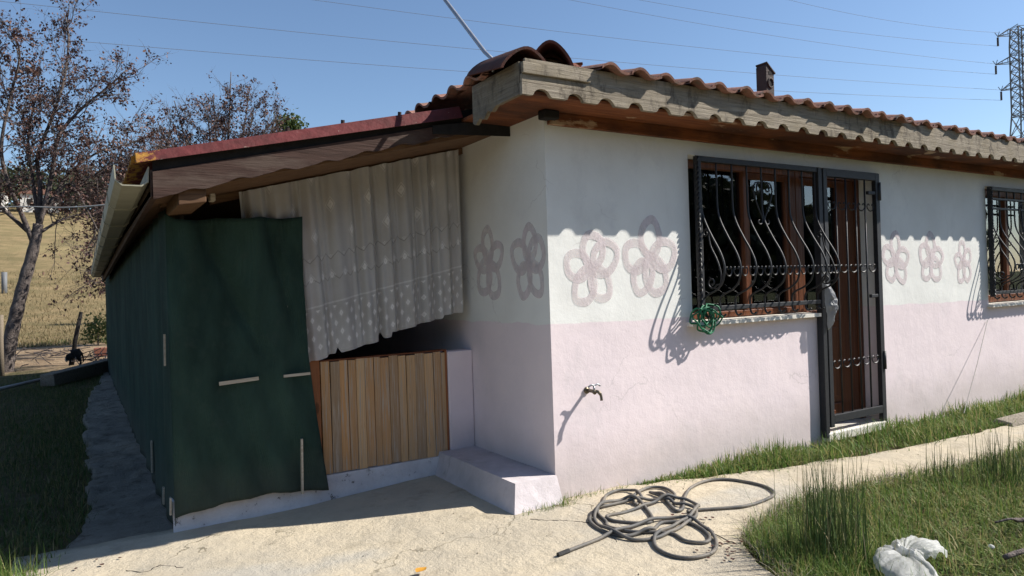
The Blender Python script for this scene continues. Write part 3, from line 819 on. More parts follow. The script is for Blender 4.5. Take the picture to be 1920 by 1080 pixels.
rag = lambda q: 0.004 - 0.05 * smooth(3.52, 3.86, q) + 0.012 * np.sin(q * 60) * smooth(3.5, 3.7, q)
obj('side_fascia_board', scal_strip(ey + 0.028, 3.88, 2.436, 2.625, 9, 1, 0.01, 0.0, ex, ex + 0.026, axis='x', wav=rag), M['weathered_y_shaded'], house)
obj('soffit', MB().box(ex + 0.028, 11.5, ey + 0.028, KY - 0.02, 2.452, 2.47).box(ex + 0.028, KX - 0.001, KY - 0.02, 4.15, 2.452, 2.47), M['beam'], house)
bm_ = MB()
obj('wall_beam', MB().box(KX + 0.01, 11.2, KY - 0.055, KY - 0.019, 2.372, 2.452), M['beam'], house, bev=0.004)
obj('beam_end', MB().box(KX - 0.06, KX + 0.055, KY - 0.10, KY - 0.02, 2.395, 2.4515), M['dark'], house, bev=0.01)
# chimney flue with gabled top
ch = MB()
cx0, cx1, cyy0, cyy1 = 7.035, 7.18, 5.50, 5.645
zb_, zt_, zp_ = 2.80, 3.845, 3.935
mid = cx0 + 0.03
ch.prism([(cx0, zb_), (cx1, zb_), (cx1, zt_ - 0.01), (mid, zp_), (cx0, zp_ - 0.03)], cyy0, cyy1)
chim = obj('chimney', ch, M['flue'], house, bev=0.006)
cp = MB()
cp.hexa([(mid - .02, cyy0 - .012, zp_), (cx1 + .012, cyy0 - .012, zt_ - .03), (cx1 + .012, cyy1 + .01, zt_ - .03), (mid - .02, cyy1 + .01, zp_), (mid - .02, cyy0 - .012, zp_ + .012), (cx1 + .018, cyy0 - .012, zt_ - .018), (cx1 + .018, cyy1 + .01, zt_ - .018), (mid - .02, cyy1 + .01, zp_ + .012)])
obj('flue_cap', cp, M['flue'], chim)
hm = cx0 + 0.075
fr = MB()
fr.tube(spline([(hm + 0.045 * math.cos(a), cyy0 - 0.004, 3.70 + 0.055 * math.sin(a)) for a in np.linspace(0, 2 * math.pi, 10, endpoint=False)], 3, True), 0.011, 6)
obj('flue_rim', fr, M['flue'], chim, sm=True)
hd = MB(); hd.tube([(hm, cyy0 + 0.012, 3.70), (hm, cyy0 - 0.003, 3.70)], 0.046, 16)
hd.box(hm - 0.03, hm + 0.03, cyy0 - 0.003, cyy0 + 0.01, 3.80, 3.84)
obj('flue_hole', hd, M['dark'], chim)

# ---- window and door joinery
def pane(x0, x1, y, z0, z1):
    return MB().box(x0, x1, y, y + 0.005, z0, z1)
win = obj('window', MB().box(3.795, 3.83, 3.79, 3.86, 1.065, 2.275).box(3.83, 5.09, 3.79, 3.86, 2.215, 2.275).box(3.83, 5.09, 3.79, 3.86, 1.065, 1.115)
          .box(4.52, 4.565, 3.788, 3.862, 1.115, 2.215).box(5.09, 5.172, 3.79, 3.86, 1.065, 2.275), M['brown_wood'], house, bev=0.006)
obj('sash', MB().box(4.567, 4.60, 3.80, 3.85, 1.117, 2.213).box(5.05, 5.088, 3.80, 3.85, 1.117, 2.213).box(4.60, 5.05, 3.80, 3.85, 2.165, 2.213).box(4.60, 5.05, 3.80, 3.85, 1.117, 1.155), M['brown_wood'], win, bev=0.004)
obj('pane', pane(4.60, 5.05, 3.822, 1.155, 2.165), M['glass'], win)
obj('pane', pane(3.83, 4.52, 3.822, 1.115, 2.215), M['glass'], win)
def sill(x0, x1, z):
    xs = np.linspace(x0, x1, 24)
    yf = 3.612 + 0.012 * fbm(xs * 6, xs * 0, 70)
    mb = MB()
    a = np.stack([xs, yf, np.full(24, z + .026)], 1); b = np.stack([xs, np.full(24, 3.785), np.full(24, z + .03)], 1)
    c = a - np.array([0, 0, .028]); d = b - np.array([0, 0, .03])
    V = np.vstack([a, b, c, d]); n = 24; Fc = []
    for i in range(n - 1):
        Fc += [(i, i + 1, n + i + 1, n + i), (2 * n + i + 1, 2 * n + i, 3 * n + i, 3 * n + i + 1), (2 * n + i, 2 * n + i + 1, i + 1, i)]
    Fc += [(0, n, 3 * n, 2 * n), (n - 1, 3 * n - 1, 4 * n - 1, 2 * n - 1)]
    return mb.add(V, Fc)
obj('sill', sill(3.735, 5.215, 1.032), M['marble'], win)
def sheer(x0, x1, y, z0, z1, seed):
    xs = np.linspace(x0, x1, 60); zs = np.linspace(z0, z1, 12)
    Xs, Zs = np.meshgrid(xs, zs)
    Ys = y + 0.03 * np.sin(Xs * 55 + 1.5 * np.sin(Xs * 13 + seed)) + 0.015 * np.sin(Xs * 23 + Zs)
    return MB().grid(Xs, Ys, Zs)
obj('window_curtain', sheer(4.60, 5.06, 3.915, 1.0, 2.3, 1), M['sheer'], win, sm=True)
obj('window_curtain', sheer(3.80, 4.10, 3.915, 1.0, 2.3, 3), M['sheer'], win, sm=True)
door = obj('door', MB().box(5.175, 5.235, 3.79, 3.86, 0.06, 2.275).box(6.01, 6.085, 3.79, 3.86, 0.06, 2.275).box(5.235, 6.01, 3.79, 3.86, 2.215, 2.275), M['brown_wood'], house, bev=0.005)
lf = MB().box(5.24, 5.285, 3.80, 3.85, 0.09, 2.21).box(5.76, 6.005, 3.80, 3.85, 0.09, 2.21).box(5.285, 5.76, 3.80, 3.85, 2.15, 2.21).box(5.285, 5.76, 3.80, 3.85, 0.97, 1.07).box(5.285, 5.76, 3.80, 3.85, 0.09, 0.24)
lf.box(5.285, 5.76, 3.815, 3.84, 0.24, 0.97)
leaf = obj('door_leaf', lf, M['brown_wood'], door, bev=0.006)
obj('raised_panel', MB().box(5.42, 5.715, 3.803, 3.8155, 0.30, 0.91), M['brown_wood'], leaf, bev=0.01)
obj('pane', pane(5.285, 5.76, 3.824, 1.07, 2.15), M['glass'], leaf)
obj('lower_rail', MB().box(5.27, 5.56, 3.74, 3.80, 0.10, 0.20), M['brown_wood_x'], leaf, bev=0.006)
obj('door_threshold', MB().box(5.25, 6.085, 3.60, 3.87, -0.02, 0.058), M['marble'], door, bev=0.01)
win2 = obj('window', MB().box(8.135, 8.21, 3.79, 3.86, 1.02, 2.255).box(8.21, 9.52, 3.79, 3.86, 2.18, 2.255).box(8.21, 9.52, 3.79, 3.86, 1.02, 1.10).box(9.52, 9.595, 3.79, 3.86, 1.02, 2.255).box(8.83, 8.90, 3.788, 3.862, 1.10, 2.18), M['brown_wood'], house, bev=0.005)
obj('pane', pane(8.21, 8.83, 3.822, 1.10, 2.18), M['glass'], win2)
obj('pane', pane(8.90, 9.52, 3.822, 1.10, 2.18), M['glass'], win2)
obj('sill', sill(8.10, 9.62, 0.985), M['marble'], win2)
obj('window_curtain', sheer(8.45, 9.4, 3.99, 1.0, 2.2, 5), M['sheer'], win2, sm=True)

# ---- wrought-iron window grille
def scroll(c, r0, turns, a0, plane='xz', sgn=1, n=22):
    """spiral curl in a plane, starting on the outside"""
    t = np.linspace(0, 1, n); a = a0 + sgn * t * turns * 2 * np.pi; rr = r0 * (1 - 0.72 * t)
    A_, B_ = rr * np.cos(a), rr * np.sin(a)
    c = np.array(c)
    if plane == 'xz': return np.stack([c[0] + A_, np.full(n, c[1]), c[2] + B_], 1)
    return np.stack([np.full(n, c[0]), c[1] + A_, c[2] + B_], 1)
PROF = [(3.628, 2.24), (3.628, 2.05), (3.626, 1.89), (3.60, 1.79), (3.535, 1.67), (3.47, 1.565), (3.435, 1.48), (3.432, 1.41), (3.455, 1.335), (3.515, 1.285), (3.585, 1.255), (3.622, 1.228), (3.632, 1.195), (3.632, 1.14), (3.625, 1.105), (3.60, 1.09), (3.578, 1.105)]
def motif_row(x0, x1, y, z, n, mb, w_=None):
    st = (x1 - x0) / n
    for i in range(n):
        c = x0 + (i + 0.5) * st; h = st * 0.36
        U = [(c - h * 0.35, y, z + 0.008), (c - h * 0.6, y, z + 0.022), (c - h * 0.95, y, z + 0.012), (c - h, y, z - 0.01), (c - h * 0.6, y, z - 0.033), (c, y, z - 0.042), (c + h * 0.6, y, z - 0.033), (c + h, y, z - 0.01), (c + h * 0.95, y, z + 0.012), (c + h * 0.6, y, z + 0.022), (c + h * 0.35, y, z + 0.008)]
        mb.tube(spline(U, 3), 0.0055, 4)
def grille(x0, n, step, dx=0.0, dz=0.0, topbars=False, heart=True):
    g = MB()
    xe = x0 + n * step
    g.box(x0 - 0.035, x0 + 0.005, 3.612, 3.65, 1.11, 2.265)
    g.box(x0 + 0.005, xe + 0.06, 3.612, 3.65, 2.225, 2.265)
    g.box(x0 + 0.005, xe + 0.06, 3.612, 3.65, 1.135, 1.168)
    gr = obj('window_grille', g, M['iron'], house, bev=0.003, loc=(dx, 0, dz))
    tw = MB()
    zz = np.linspace(1.12, 2.26, 150)
    for ph in (0, math.pi):
        tw.tube(np.stack([x0 - 0.043 + 0.009 * np.cos(zz * 85 + ph), 3.606 + 0.009 * np.sin(zz * 85 + ph), zz], 1), 0.008, 4)
    obj('twisted_post', tw, M['iron'], gr, sm=True, loc=(dx, 0, dz))
    bar = MB()
    P = spline([(0, y, z) for y, z in PROF], 4)
    bar.tube(P, 0.0075, 6)
    bmesh_ = bar.mesh('bar', M['iron'], True)
    for i in range(n + 1):
        put('bar', bmesh_, gr, (x0 + 0.012 + i * step + dx, 0, dz), (0, 0, 0))
    sc = MB(); motif_row(x0 + 0.012, x0 + 0.012 + n * step, 3.428, 1.425, n * 2, sc)
    obj('scroll_row', sc, M['iron'], gr, loc=(dx, 0, dz))
    for xs_ in (x0 + 0.014, x0 + 0.012 + n * step):
        s_ = MB()
        top = scroll((xs_ + 0.004, 3.60, 1.70), 0.034, 1.25, -2.5, 'yz', -1)
        bot = scroll((xs_ + 0.004, 3.555, 1.34), 0.045, 1.25, math.radians(200), 'yz', 1)
        line = spline(np.vstack([top[0], [xs_ + .004, 3.555, 1.60], [xs_ + .004, 3.50, 1.50], [xs_ + .004, 3.468, 1.40], [xs_ + .004, 3.475, 1.335], bot[0]]), 5)
        s_.tube(np.vstack([top[::-1], line[1:-1], bot]), 0.0065, 5)
        obj('side_scroll', s_, M['iron'], gr, sm=True, loc=(dx, 0, dz))
    if heart:
        hx = x0 + 0.012 + 4.0 * step; hz = 1.90
        h = MB(); y = 3.615
        for s in (-1, 1):
            P = [(hx + s * 0.03, y, hz + 0.155), (hx + s * 0.045, y, hz + 0.135), (hx + s * 0.07, y, hz + 0.14), (hx + s * 0.07, y, hz + 0.175), (hx + s * 0.045, y, hz + 0.205), (hx + s * 0.03, y, hz + 0.205), (hx + s * 0.08, y, hz + 0.20), (hx + s * 0.105, y, hz + 0.16), (hx + s * 0.10, y, hz + 0.10), (hx + s * 0.055, y, hz + 0.0), (hx + s * 0.015, y, hz - 0.07), (hx + s * 0.02, y, hz - 0.11), (hx + s * 0.05, y, hz - 0.12), (hx + s * 0.065, y, hz - 0.10), (hx + s * 0.05, y, hz - 0.085)]
            h.tube(spline(P, 4), 0.006, 5)
        obj('heart_scroll', h, M['iron'], gr, sm=True, loc=(dx, 0, dz))
    if topbars:
        tb = MB()
        tb.box(x0 + 0.005, xe + 0.06, 3.614, 3.648, 2.13, 2.15).box(x0 + 0.005, xe + 0.06, 3.614, 3.648, 2.03, 2.048)
        obj('cross_bar', tb, M['iron'], gr, loc=(dx, 0, dz))
    return gr
grille(3.862, 8, 0.1665)
grille(3.862, 8, 0.1665, 4.30, -0.02, True, True)
# ---- iron gate in front of the door
gt = MB().box(5.285, 5.335, 3.60, 3.64, 0.10, 2.262).box(6.035, 6.08, 3.60, 3.64, 0.07, 2.262).box(5.335, 6.035, 3.60, 3.64, 2.195, 2.262).box(5.335, 6.035, 3.60, 3.64, 0.135, 0.20)
gate = obj('door_gate', gt, M['iron'], house, bev=0.003)
obj('gate_post', MB().box(5.225, 5.275, 3.605, 3.662, 0.02, 2.262).box(6.086, 6.11, 3.61, 3.662, 0.02, 2.262), M['iron'], gate, bev=0.003)
gb = MB().tube([(0, 3.62, 0.2), (0, 3.62, 2.2)], 0.0075, 6).mesh('bar', M['iron'], True)
for k in range(4):
    put('bar', gb, gate, (5.335 + 0.14 * (k + 1), 0, 0))
for z in (1.965, 1.43, 0.625):
    s_ = MB(); motif_row(5.338, 6.032, 3.612, z, 5, s_)
    obj('scroll_row', s_, M['iron'], gate)
for z in (2.02, 0.52):
    obj('gate_hinge', MB().tube([(6.083, 3.60, z), (6.083, 3.60, z + 0.16)], 0.016, 8), M['iron'], gate, sm=True)
for z in (1.16, 2.07):
    obj('gate_latch', MB().box(5.93, 6.034, 3.605, 3.632, z, z + 0.03), M['iron'], gate, bev=0.004)

# ---- tap
tp = MB()
tp.tube([(2.80, 3.68, 0.667), (2.80, 3.60, 0.667), (2.80, 3.575, 0.66)], [0.012, 0.012, 0.014], 10)
tp.tube(spline([(2.80, 3.60, 0.667), (2.815, 3.565, 0.665), (2.825, 3.55, 0.645), (2.827, 3.545, 0.61)], 5), [0.011] * 10 + [0.009] * 5 + [0.010], 10)
tap = obj('tap', tp, M['brass'], house, sm=True)
th_ = MB().tube([(2.80, 3.585, 0.67), (2.80, 3.585, 0.70)], 0.007, 8)
th_.tube(spline([(2.755, 3.59, 0.698), (2.78, 3.585, 0.71), (2.80, 3.583, 0.705), (2.825, 3.58, 0.712), (2.845, 3.577, 0.70)], 4), 0.006, 6)
obj('tap_handle', th_, M['steel'], tap, sm=True)
obj('tap_flange', MB().tube([(2.80, 3.668, 0.667), (2.80, 3.655, 0.667)], 0.022, 14), M['brass'], tap, sm=True)

# ------------------------------------------------------------------ lean-to
lean = thing('lean_to', (1.4, CY, 0), 'lean-to porch with scalloped brown fascia and red metal edge built against the house', 'lean-to')
zr = lambda x: 2.118 + 0.2345 * (x - 0.298)
zu = lambda x: 2.44 - 0.2475 * (2.533 - x)
VY = 4.08
rs = MB()
nX = 40
xs = np.linspace(0.27, 2.53, nX)
# corrugated top sheet, running up the slope
ysr = np.arange(VY + 0.01, 16.3, 0.03)
A, B = np.meshgrid(np.array([0.245, 0.8, 1.4, 2.0, 2.2]), ysr)
lroof = obj('lean_to_roof', MB().grid(A, B, zr(A) - 0.03 + 0.016 * np.sin(B * 2 * math.pi / 0.15)), M['red_metal'], lean, sm=True, solid=0.004)
obj('soffit_board', MB().hexa([(0.33, VY + 0.035, zu(0.33)), (2.53, VY + 0.035, zu(2.53)), (2.53, 16.2, zu(2.53)), (0.33, 16.2, zu(0.33)), (0.33, VY + 0.035, zu(0.33) + .03), (2.53, VY + 0.035, zu(2.53) + .03), (2.53, 16.2, zu(2.53) + .03), (0.33, 16.2, zu(0.33) + .03)]), M['soffit_brown'], lean)
rt = MB()
for (xa, xb) in ((0.262, 2.16),):
    rt.hexa([(xa, VY - 0.035, zr(xa) - 0.058), (xb, VY - 0.035, zr(xb) - 0.084), (xb, VY + 0.14, zr(xb) - 0.02), (xa, VY + 0.14, zr(xa) - 0.02), (xa, VY + 0.01, zr(xa) - 0.0), (xb, VY + 0.01, zr(xb) - 0.0), (xb, VY + 0.14, zr(xb) + 0.02), (xa, VY + 0.14, zr(xa) + 0.02)])
trim = obj('metal_trim', rt, M['red_metal'], lroof, bev=0.004)
for x in (1.05, 1.38, 1.75):
    obj('screw_head', MB().tube([(x, VY + 0.05, zr(x) + 0.0), (x, VY + 0.045, zr(x) + 0.025)], 0.012, 7), M['flue'], lroof)
xs = np.append(np.arange(0.345, 2.30, 0.012), 2.30)
ztop = zr(xs) - 0.062
def lean_fascia(x0, x1, y0, y1, top, bot):
    xs = np.append(np.arange(x0, x1, 0.012), x1); n = len(xs)
    V = np.vstack([np.stack([xs, np.full(n, yy), ff(xs)], 1) for yy in (y0, y1) for ff in (bot, top)]); Fc = []
    for i in range(n - 1):
        j = i + 1
        Fc += [(i, j, n + j, n + i), (2 * n + j, 2 * n + i, 3 * n + i, 3 * n + j), (j, i, 2 * n + i, 2 * n + j), (n + i, n + j, 3 * n + j, 3 * n + i)]
    Fc += [(0, n, 3 * n, 2 * n), (n - 1, 3 * n - 1, 4 * n - 1, 2 * n - 1)]
    return MB().add(V, Fc)
wave = lambda x: 0.0075 * np.sin((x - 0.2) * 2 * math.pi / 0.245) + 0.004 * np.sin(x * 9) + 0.003 * np.sin((x - .25) * 4 * math.pi / 0.245)
obj('fascia_board', lean_fascia(0.340, 2.25, VY, VY + 0.024, lambda x: zr(x) - 0.110, lambda x: 1.880 + 0.272 * (x - 0.333) + wave(x)), M['fascia_brown'], lean)
obj('fascia_board', lean_fascia(0.342, 2.25, VY + 0.010, VY + 0.026, lambda x: zr(x) - 0.03, lambda x: zr(x) - 0.108), M['dark'], lean)  # black strip painted in as the shadow gap below the red trim
obj('eave_shade_sheet', MB().hexa([(1.95, VY - 0.012, zu(1.95) + .055), (2.529, VY - 0.012, 2.385), (2.529, VY - 0.004, 2.385), (1.95, VY - 0.004, zu(1.95) + .055), (1.95, VY - 0.012, zr(1.95) - .10), (2.529, VY - 0.012, 2.50), (2.529, VY - 0.004, 2.50), (1.95, VY - 0.004, zr(1.95) - .10)]), M['dark'], lean)  # black sheet painting in the shade under the main eave
# wall plate with its pale sawn end
bp = obj('wall_plate', MB().hexa([(0.46, VY + 0.03, 1.85), (0.60, VY + 0.03, 1.872), (0.60, 16, 1.872), (0.46, 16, 1.85), (0.46, VY + 0.03, 1.945), (0.60, VY + 0.03, 1.955), (0.60, 16, 1.955), (0.46, 16, 1.945)]), M['soffit_brown'], lean, bev=0.005)
rf = MB()
rf.hexa([(0.42, CY - 0.10, 1.90), (0.70, CY - 0.10, 1.975), (0.70, CY - 0.02, 1.975), (0.42, CY - 0.02, 1.90), (0.42, CY - 0.10, 1.99), (0.70, CY - 0.10, zu(0.70) - .003), (0.70, CY - 0.02, zu(0.70) - .003), (0.42, CY - 0.02, 1.99)])
obj('rafter_end', rf, M['soffit_brown'], lean, bev=0.005)
obj('rafter_end', MB().box(0.695, 0.725, CY - 0.13, CY - 0.05, 1.945, 1.99), M['pale_wood'], lean, bev=0.004)
obj('top_rail', MB().hexa([(0.72, CY + 0.03, zu(0.72) - .05), (2.53, CY + 0.03, zu(2.53) - .05), (2.53, CY + 0.08, zu(2.53) - .05), (0.72, CY + 0.08, zu(0.72) - .05), (0.72, CY + 0.03, zu(0.72) - .002), (2.53, CY + 0.03, zu(2.53) - .002), (2.53, CY + 0.08, zu(2.53) - .002), (0.72, CY + 0.08, zu(0.72) - .002)]), M['soffit_brown'], lean)
# gutter along the low eave: open channel in short lengths
gsec = [(0.163, 2.045), (0.168, 1.965), (0.200, 1.940), (0.290, 1.940), (0.322, 1.965), (0.327, 2.045)]
gsec_in = [(0.3205, 2.045), (0.316, 1.968), (0.287, 1.947), (0.203, 1.947), (0.1745, 1.968), (0.1695, 2.045)]
gut = None
sec = np.array(gsec + gsec_in)
ya = 4.10; k = 0
while ya < 13.3:
    yb = min(ya + 0.92, 13.3)
    drop = lambda y: -0.0200 * (y - 4.10)
    xo = lambda y: 0.0
    V = np.array([(x + xo(yy), yy, z + drop(yy)) for yy in (ya, yb) for x, z in sec]); n = len(sec)
    mb = MB().add(V, [((i + 1) % n, i, n + i, n + (i + 1) % n) for i in range(n)] + [(i, i + 1, n - 2 - i, n - 1 - i) for i in range(5)] + [(n + i + 1, n + i, 2 * n - 1 - i, 2 * n - 2 - i) for i in range(5)])
    if gut is None:
        gut = obj('gutter', mb, M['gutter'], lean)
    else:
        obj('gutter_length', mb, M['gutter'], gut)
    so_ = sec.copy(); c = np.array([0.24, 2.02]); so_ = c + (so_ - c) * np.array([1.07, 1.09]); 
    # joint collar
    P2 = np.array(gsec); c2 = np.array([0.245, 2.045]); P3 = c2 + (P2 - c2) * np.array([1.05, 1.06])
    ring = np.array([(x + xo(yy), yy, z + drop(yy)) for yy in (yb - .02, yb + .012) for x, z in np.vstack([P3, (P2 * 0.998 + c2 * 0.002)[::-1]])]); n2 = 12
    obj('gutter_joint', MB().add(ring, [((i + 1) % n2, i, n2 + i, n2 + (i + 1) % n2) for i in range(n2)] + [tuple(range(n2)), tuple(range(2 * n2 - 1, n2 - 1, -1))]), M['gutter'], gut)
    ya = yb; k += 1
obj('eave_board', MB().hexa([(0.330, VY + 0.005, 1.885), (0.362, VY + 0.028, 1.885), (0.362, 14.0, 1.68), (0.330, 14.0, 1.68), (0.330, VY + 0.005, 2.03), (0.362, VY + 0.028, 2.03), (0.362, 14.0, 1.86), (0.330, 14.0, 1.86)]), M['fascia_brown'], lean, bev=0.004)
# shell
obj('light_block_wall', MB().box(0.475, 0.50, CY + 0.02, 16.3, -0.1, 1.86), M['board_wall'], lean)  # unseen boards behind the side cloth, added to block light
obj('shed_end_wall', MB().box(0.50, 2.53, 16.25, 16.3, -0.1, 2.3), M['board_wall'], lean)
obj('corner_post', MB().box(0.47, 0.56, CY - 0.01, CY + 0.08, -0.1, 1.89), M['board_wall'], lean, bev=0.005)
# plinth and pier
xs = np.linspace(0.44, 2.33, 48); zs = np.linspace(-0.14, 0.125, 9)
A, B = np.meshgrid(xs, zs)
Yp = 4.715 + 0.03 * fbm(A * 4, B * 6, 80) - 0.03 * (0.125 - B) / 0.26
pl = MB().grid(A, Yp, B)
At, Bt = np.meshgrid(xs, np.linspace(0, 1, 4))
Yt = Yp[-1][None] * (1 - Bt) + 4.86 * Bt
pl.grid(At, Yt, np.full_like(At, 0.125))
obj('plinth', pl, M['whitewash'], lean, sm=True)
obj('pier', MB().box(2.322, KX - 0.003, 4.722, 4.86, 0.03, 0.892), M['wall'], lean, bev=0.008)
obj('door_post', MB().box(1.285, 1.368, 4.74, 4.80, 0.12, 1.95), M['orange_post'], lean, bev=0.004)
# half door of old planks
hdr = obj('half_door', MB().box(1.375, 2.312, 4.755, 4.78, 0.20, 0.26).box(1.375, 2.312, 4.755, 4.78, 0.74, 0.80), M['board_wall'], lean)
edges = [130, 185, 240, 290, 335, 385, 435, 470, 520, 570, 612, 660, 710, 758, 798, 826]
exs = [1.372 + (2.312 - 1.372) * ((e - 130) / 700.0) * (1 / (1 - 0.0)) for e in edges]
# foreshortening: far planks span more metres per pixel
fx_ = lambda t: t * (0.84 + 0.16 * t)
exs = [1.372 + 0.94 * fx_((e - 130) / 696.0) for e in edges]
plm = MB().box(-0.5, 0.5, 4.734, 4.755, 0, 1).mesh('plank', M['plank'])
r = random.Random(9)
for a, b in zip(exs[:-1], exs[1:]):
    o = put('plank', plm, hdr, ((a + b) / 2, 0 + r.uniform(-.004, .003), 0.130 + r.uniform(-.004, .004)), (0, r.uniform(-.004, .004), 0))
    o.scale = (b - a - 0.004, 1, 0.762 + r.uniform(-.006, .008))
obj('capping_strip', MB().hexa([(1.365, 4.73, 0.893), (2.315, 4.73, 0.899), (2.315, 4.79, 0.899), (1.365, 4.79, 0.893), (1.365, 4.73, 0.902), (2.315, 4.73, 0.909), (2.315, 4.79, 0.909), (1.365, 4.79, 0.902)]), M['brown_wood_x'], hdr)
obj('edge_strip', MB().box(2.302, 2.319, 4.73, 4.77, 0.125, 0.90), M['orange_post'], hdr, bev=0.003)

# ------------------------------------------------------------------ green cloths
def front_cloth():
    n, m = 60, 46
    T, U = np.meshgrid(np.linspace(0, 1, m), np.linspace(0, 1, n))   # T along x, U up
    zb = np.interp(T, [0, 0.3, 0.62, 0.8, 1], [0.045, 0.08, 0.09, 0.07, 0.05]) + 0.006 * fbm(T * 30, T * 0, 90)
    zt = np.interp(T, [0, 0.06, 0.45, 1], [1.86, 1.835, 1.85, 1.868]) - 0.012 * np.abs(np.sin(T * 9))
    z = zb + (zt - zb) * U
    xr = np.interp(z, [0.04, 0.35, 0.79, 0.97, 1.47, 1.87], [1.372, 1.335, 1.287, 1.268, 1.258, 1.253])
    x = 0.445 + (xr - 0.445) * T
    sag = 0.022 * np.sin(x * 15 + z * 2.2 + 0.6 * np.sin(z * 3)) * smooth(0.3, 1.9, z) + 0.012 * np.sin(x * 31 - z * 4) * smooth(0.7, 1.8, z) + 0.010 * np.sin(x * 26 + z * 9) * smooth(1.2, 0.5, z)
    sag += 0.03 * fbm(x * 3 + z * 1.5, z * 1.2, 92) + 0.035 * np.exp(-((x - 0.72 - 0.42 * (1.6 - z)) / 0.045) ** 2) * smooth(0.7, 1.4, z) + 0.03 * np.exp(-((x - 1.08 - 0.22 * (1.6 - z)) / 0.035) ** 2) * smooth(0.85, 1.5, z)
    y = 4.640 + np.clip(sag * 1.5, -0.06, 0.07)
    return MB().grid(x, y, z)
fc = tag(obj('shade_cloth', front_cloth(), M['cloth'], sm=True, solid=0.003), 'dark green shade cloth covering the porch opening beside the plank half door', 'shade cloth')
WL[fc.name] = Vector((0, 0, 0))
for (a, b, wd) in [((0.712, 4.622, 0.822), (0.945, 4.622, 0.834), 0.022), ((1.10, 4.622, 0.832), (1.270, 4.622, 0.835), 0.017)]:
    obj('batten', MB().bar(a, b, 0.012, wd), M['pale_wood'], fc)
obj('batten', MB().bar((1.193, 4.618, 0.062), (1.20, 4.620, 0.416), 0.024, 0.012), M['pale_wood'], fc)
def side_cloth():
    y = np.linspace(4.70, 16.25, 230); U = np.linspace(0, 1, 26)
    Yc, Uc = np.meshgrid(y, U)
    zb = -0.03 + 0.02 * fbm(Yc * 2, Yc * 0, 95); zt = 1.90 - 0.010 * (Yc - 4.7) + 0.0
    z = zb + (zt - zb) * Uc
    x = 0.448 + 0.012 * np.sin(Yc * 14 + 2 * np.sin(Yc * 2.3)) + 0.02 * fbm(Yc * 3, z * 0.5, 96) - 0.03 * (1 - Uc) * 0.3
    return MB().grid(x, Yc, z)
sc_ = tag(obj('shade_cloth', side_cloth(), M['cloth'], sm=True, solid=0.003), 'long green shade cloth hung along the side of the porch below the cream gutter', 'shade cloth')
WL[sc_.name] = Vector((0, 0, 0))
for y, z0, z1 in ((4.72, 0.95, 1.14), (5.95, 0.05, 0.29), (5.1, 0.02, 0.13), (4.68, 0.06, 0.16)):
    obj('batten', MB().bar((0.425, y, z0), (0.428, y, z1), 0.010, 0.028, up=(0, 1, 0)), M['pale_wood'], sc_)

# ------------------------------------------------------------------ lace curtain
def lace_curtain():
    n, m = 240, 40
    T = np.linspace(0, 1, n); U = np.linspace(0, 1, m)
    Tg, Ug = np.meshgrid(T, U)
    xt = 0.872 + (2.470 - 0.872) * Tg
    xb = 0.95 + (2.458 - 0.95) * Tg
    zt = zu(xt) - 0.010 - 0.006 * np.abs(np.sin(Tg * 30))
    tz = [-.2, .17, 0.205, 0.215, 0.24, 0.275, 0.31, 0.35, 0.36, 0.375, 0.53, 0.545, 0.55, 0.575, 0.585, 0.61, 0.615, 0.66, 0.80, 0.88, 0.885, 1.0]
    zz = [0.86, 0.86, 0.862, 0.87, 0.905, 0.91, 0.94, 0.945, 0.985, 0.95, 1.0, 1.005, 1.06, 1.065, 1.025, 1.03, 1.068, 1.07, 1.125, 1.14, 1.165, 1.18]
    zb = np.interp(Tg, tz, zz) + 0.006 * fbm(Tg * 60, Tg * 0, 99)
    z = zb + (zt - zb) * Ug
    k = Ug ** 1.0
    x = xb + (xt - xb) * k
    # drawn cloth spreads near the left, hanging straight lower down
    ph = Tg * 2 * math.pi * 9.5 + 1.1 * np.sin(Tg * 9) + 0.5 * np.sin(Tg * 23)
    fold = np.sign(np.sin(ph)) * np.abs(np.sin(ph)) ** 0.55
    amp = (0.018 + 0.010 * (1 - Ug)) * (0.55 + 0.75 * vnoise(Tg * 9, Tg * 0, 98))
    y = 4.725 + amp * fold + 0.010 * np.sin(ph * 2.3 + Ug * 3) + 0.03 * fbm(Tg * 6, Ug * 2, 97) - 0.02
    x = x + 0.008 * np.cos(ph)
    mb = MB().grid(x, y, z)
    me = mb.mesh('lace_curtain', M['lace'], True)
    uv = me.uv_layers.new(name='UVMap')
    uvs = np.stack([Tg * 2.7, (z - (0.80 + 0.235 * (x - 0.87)) * 1.0 - 0.02)], -1).reshape(-1, 2)
    li = np.empty(len(me.loops), int); me.loops.foreach_get('vertex_index', li)
    uv.data.foreach_set('uv', uvs[li].reshape(-1).astype(np.float32))
    return me
tag(put('lace_curtain', lace_curtain()), 'faded lace curtain with diamond pattern and torn hem hanging above the plank half door', 'curtain')

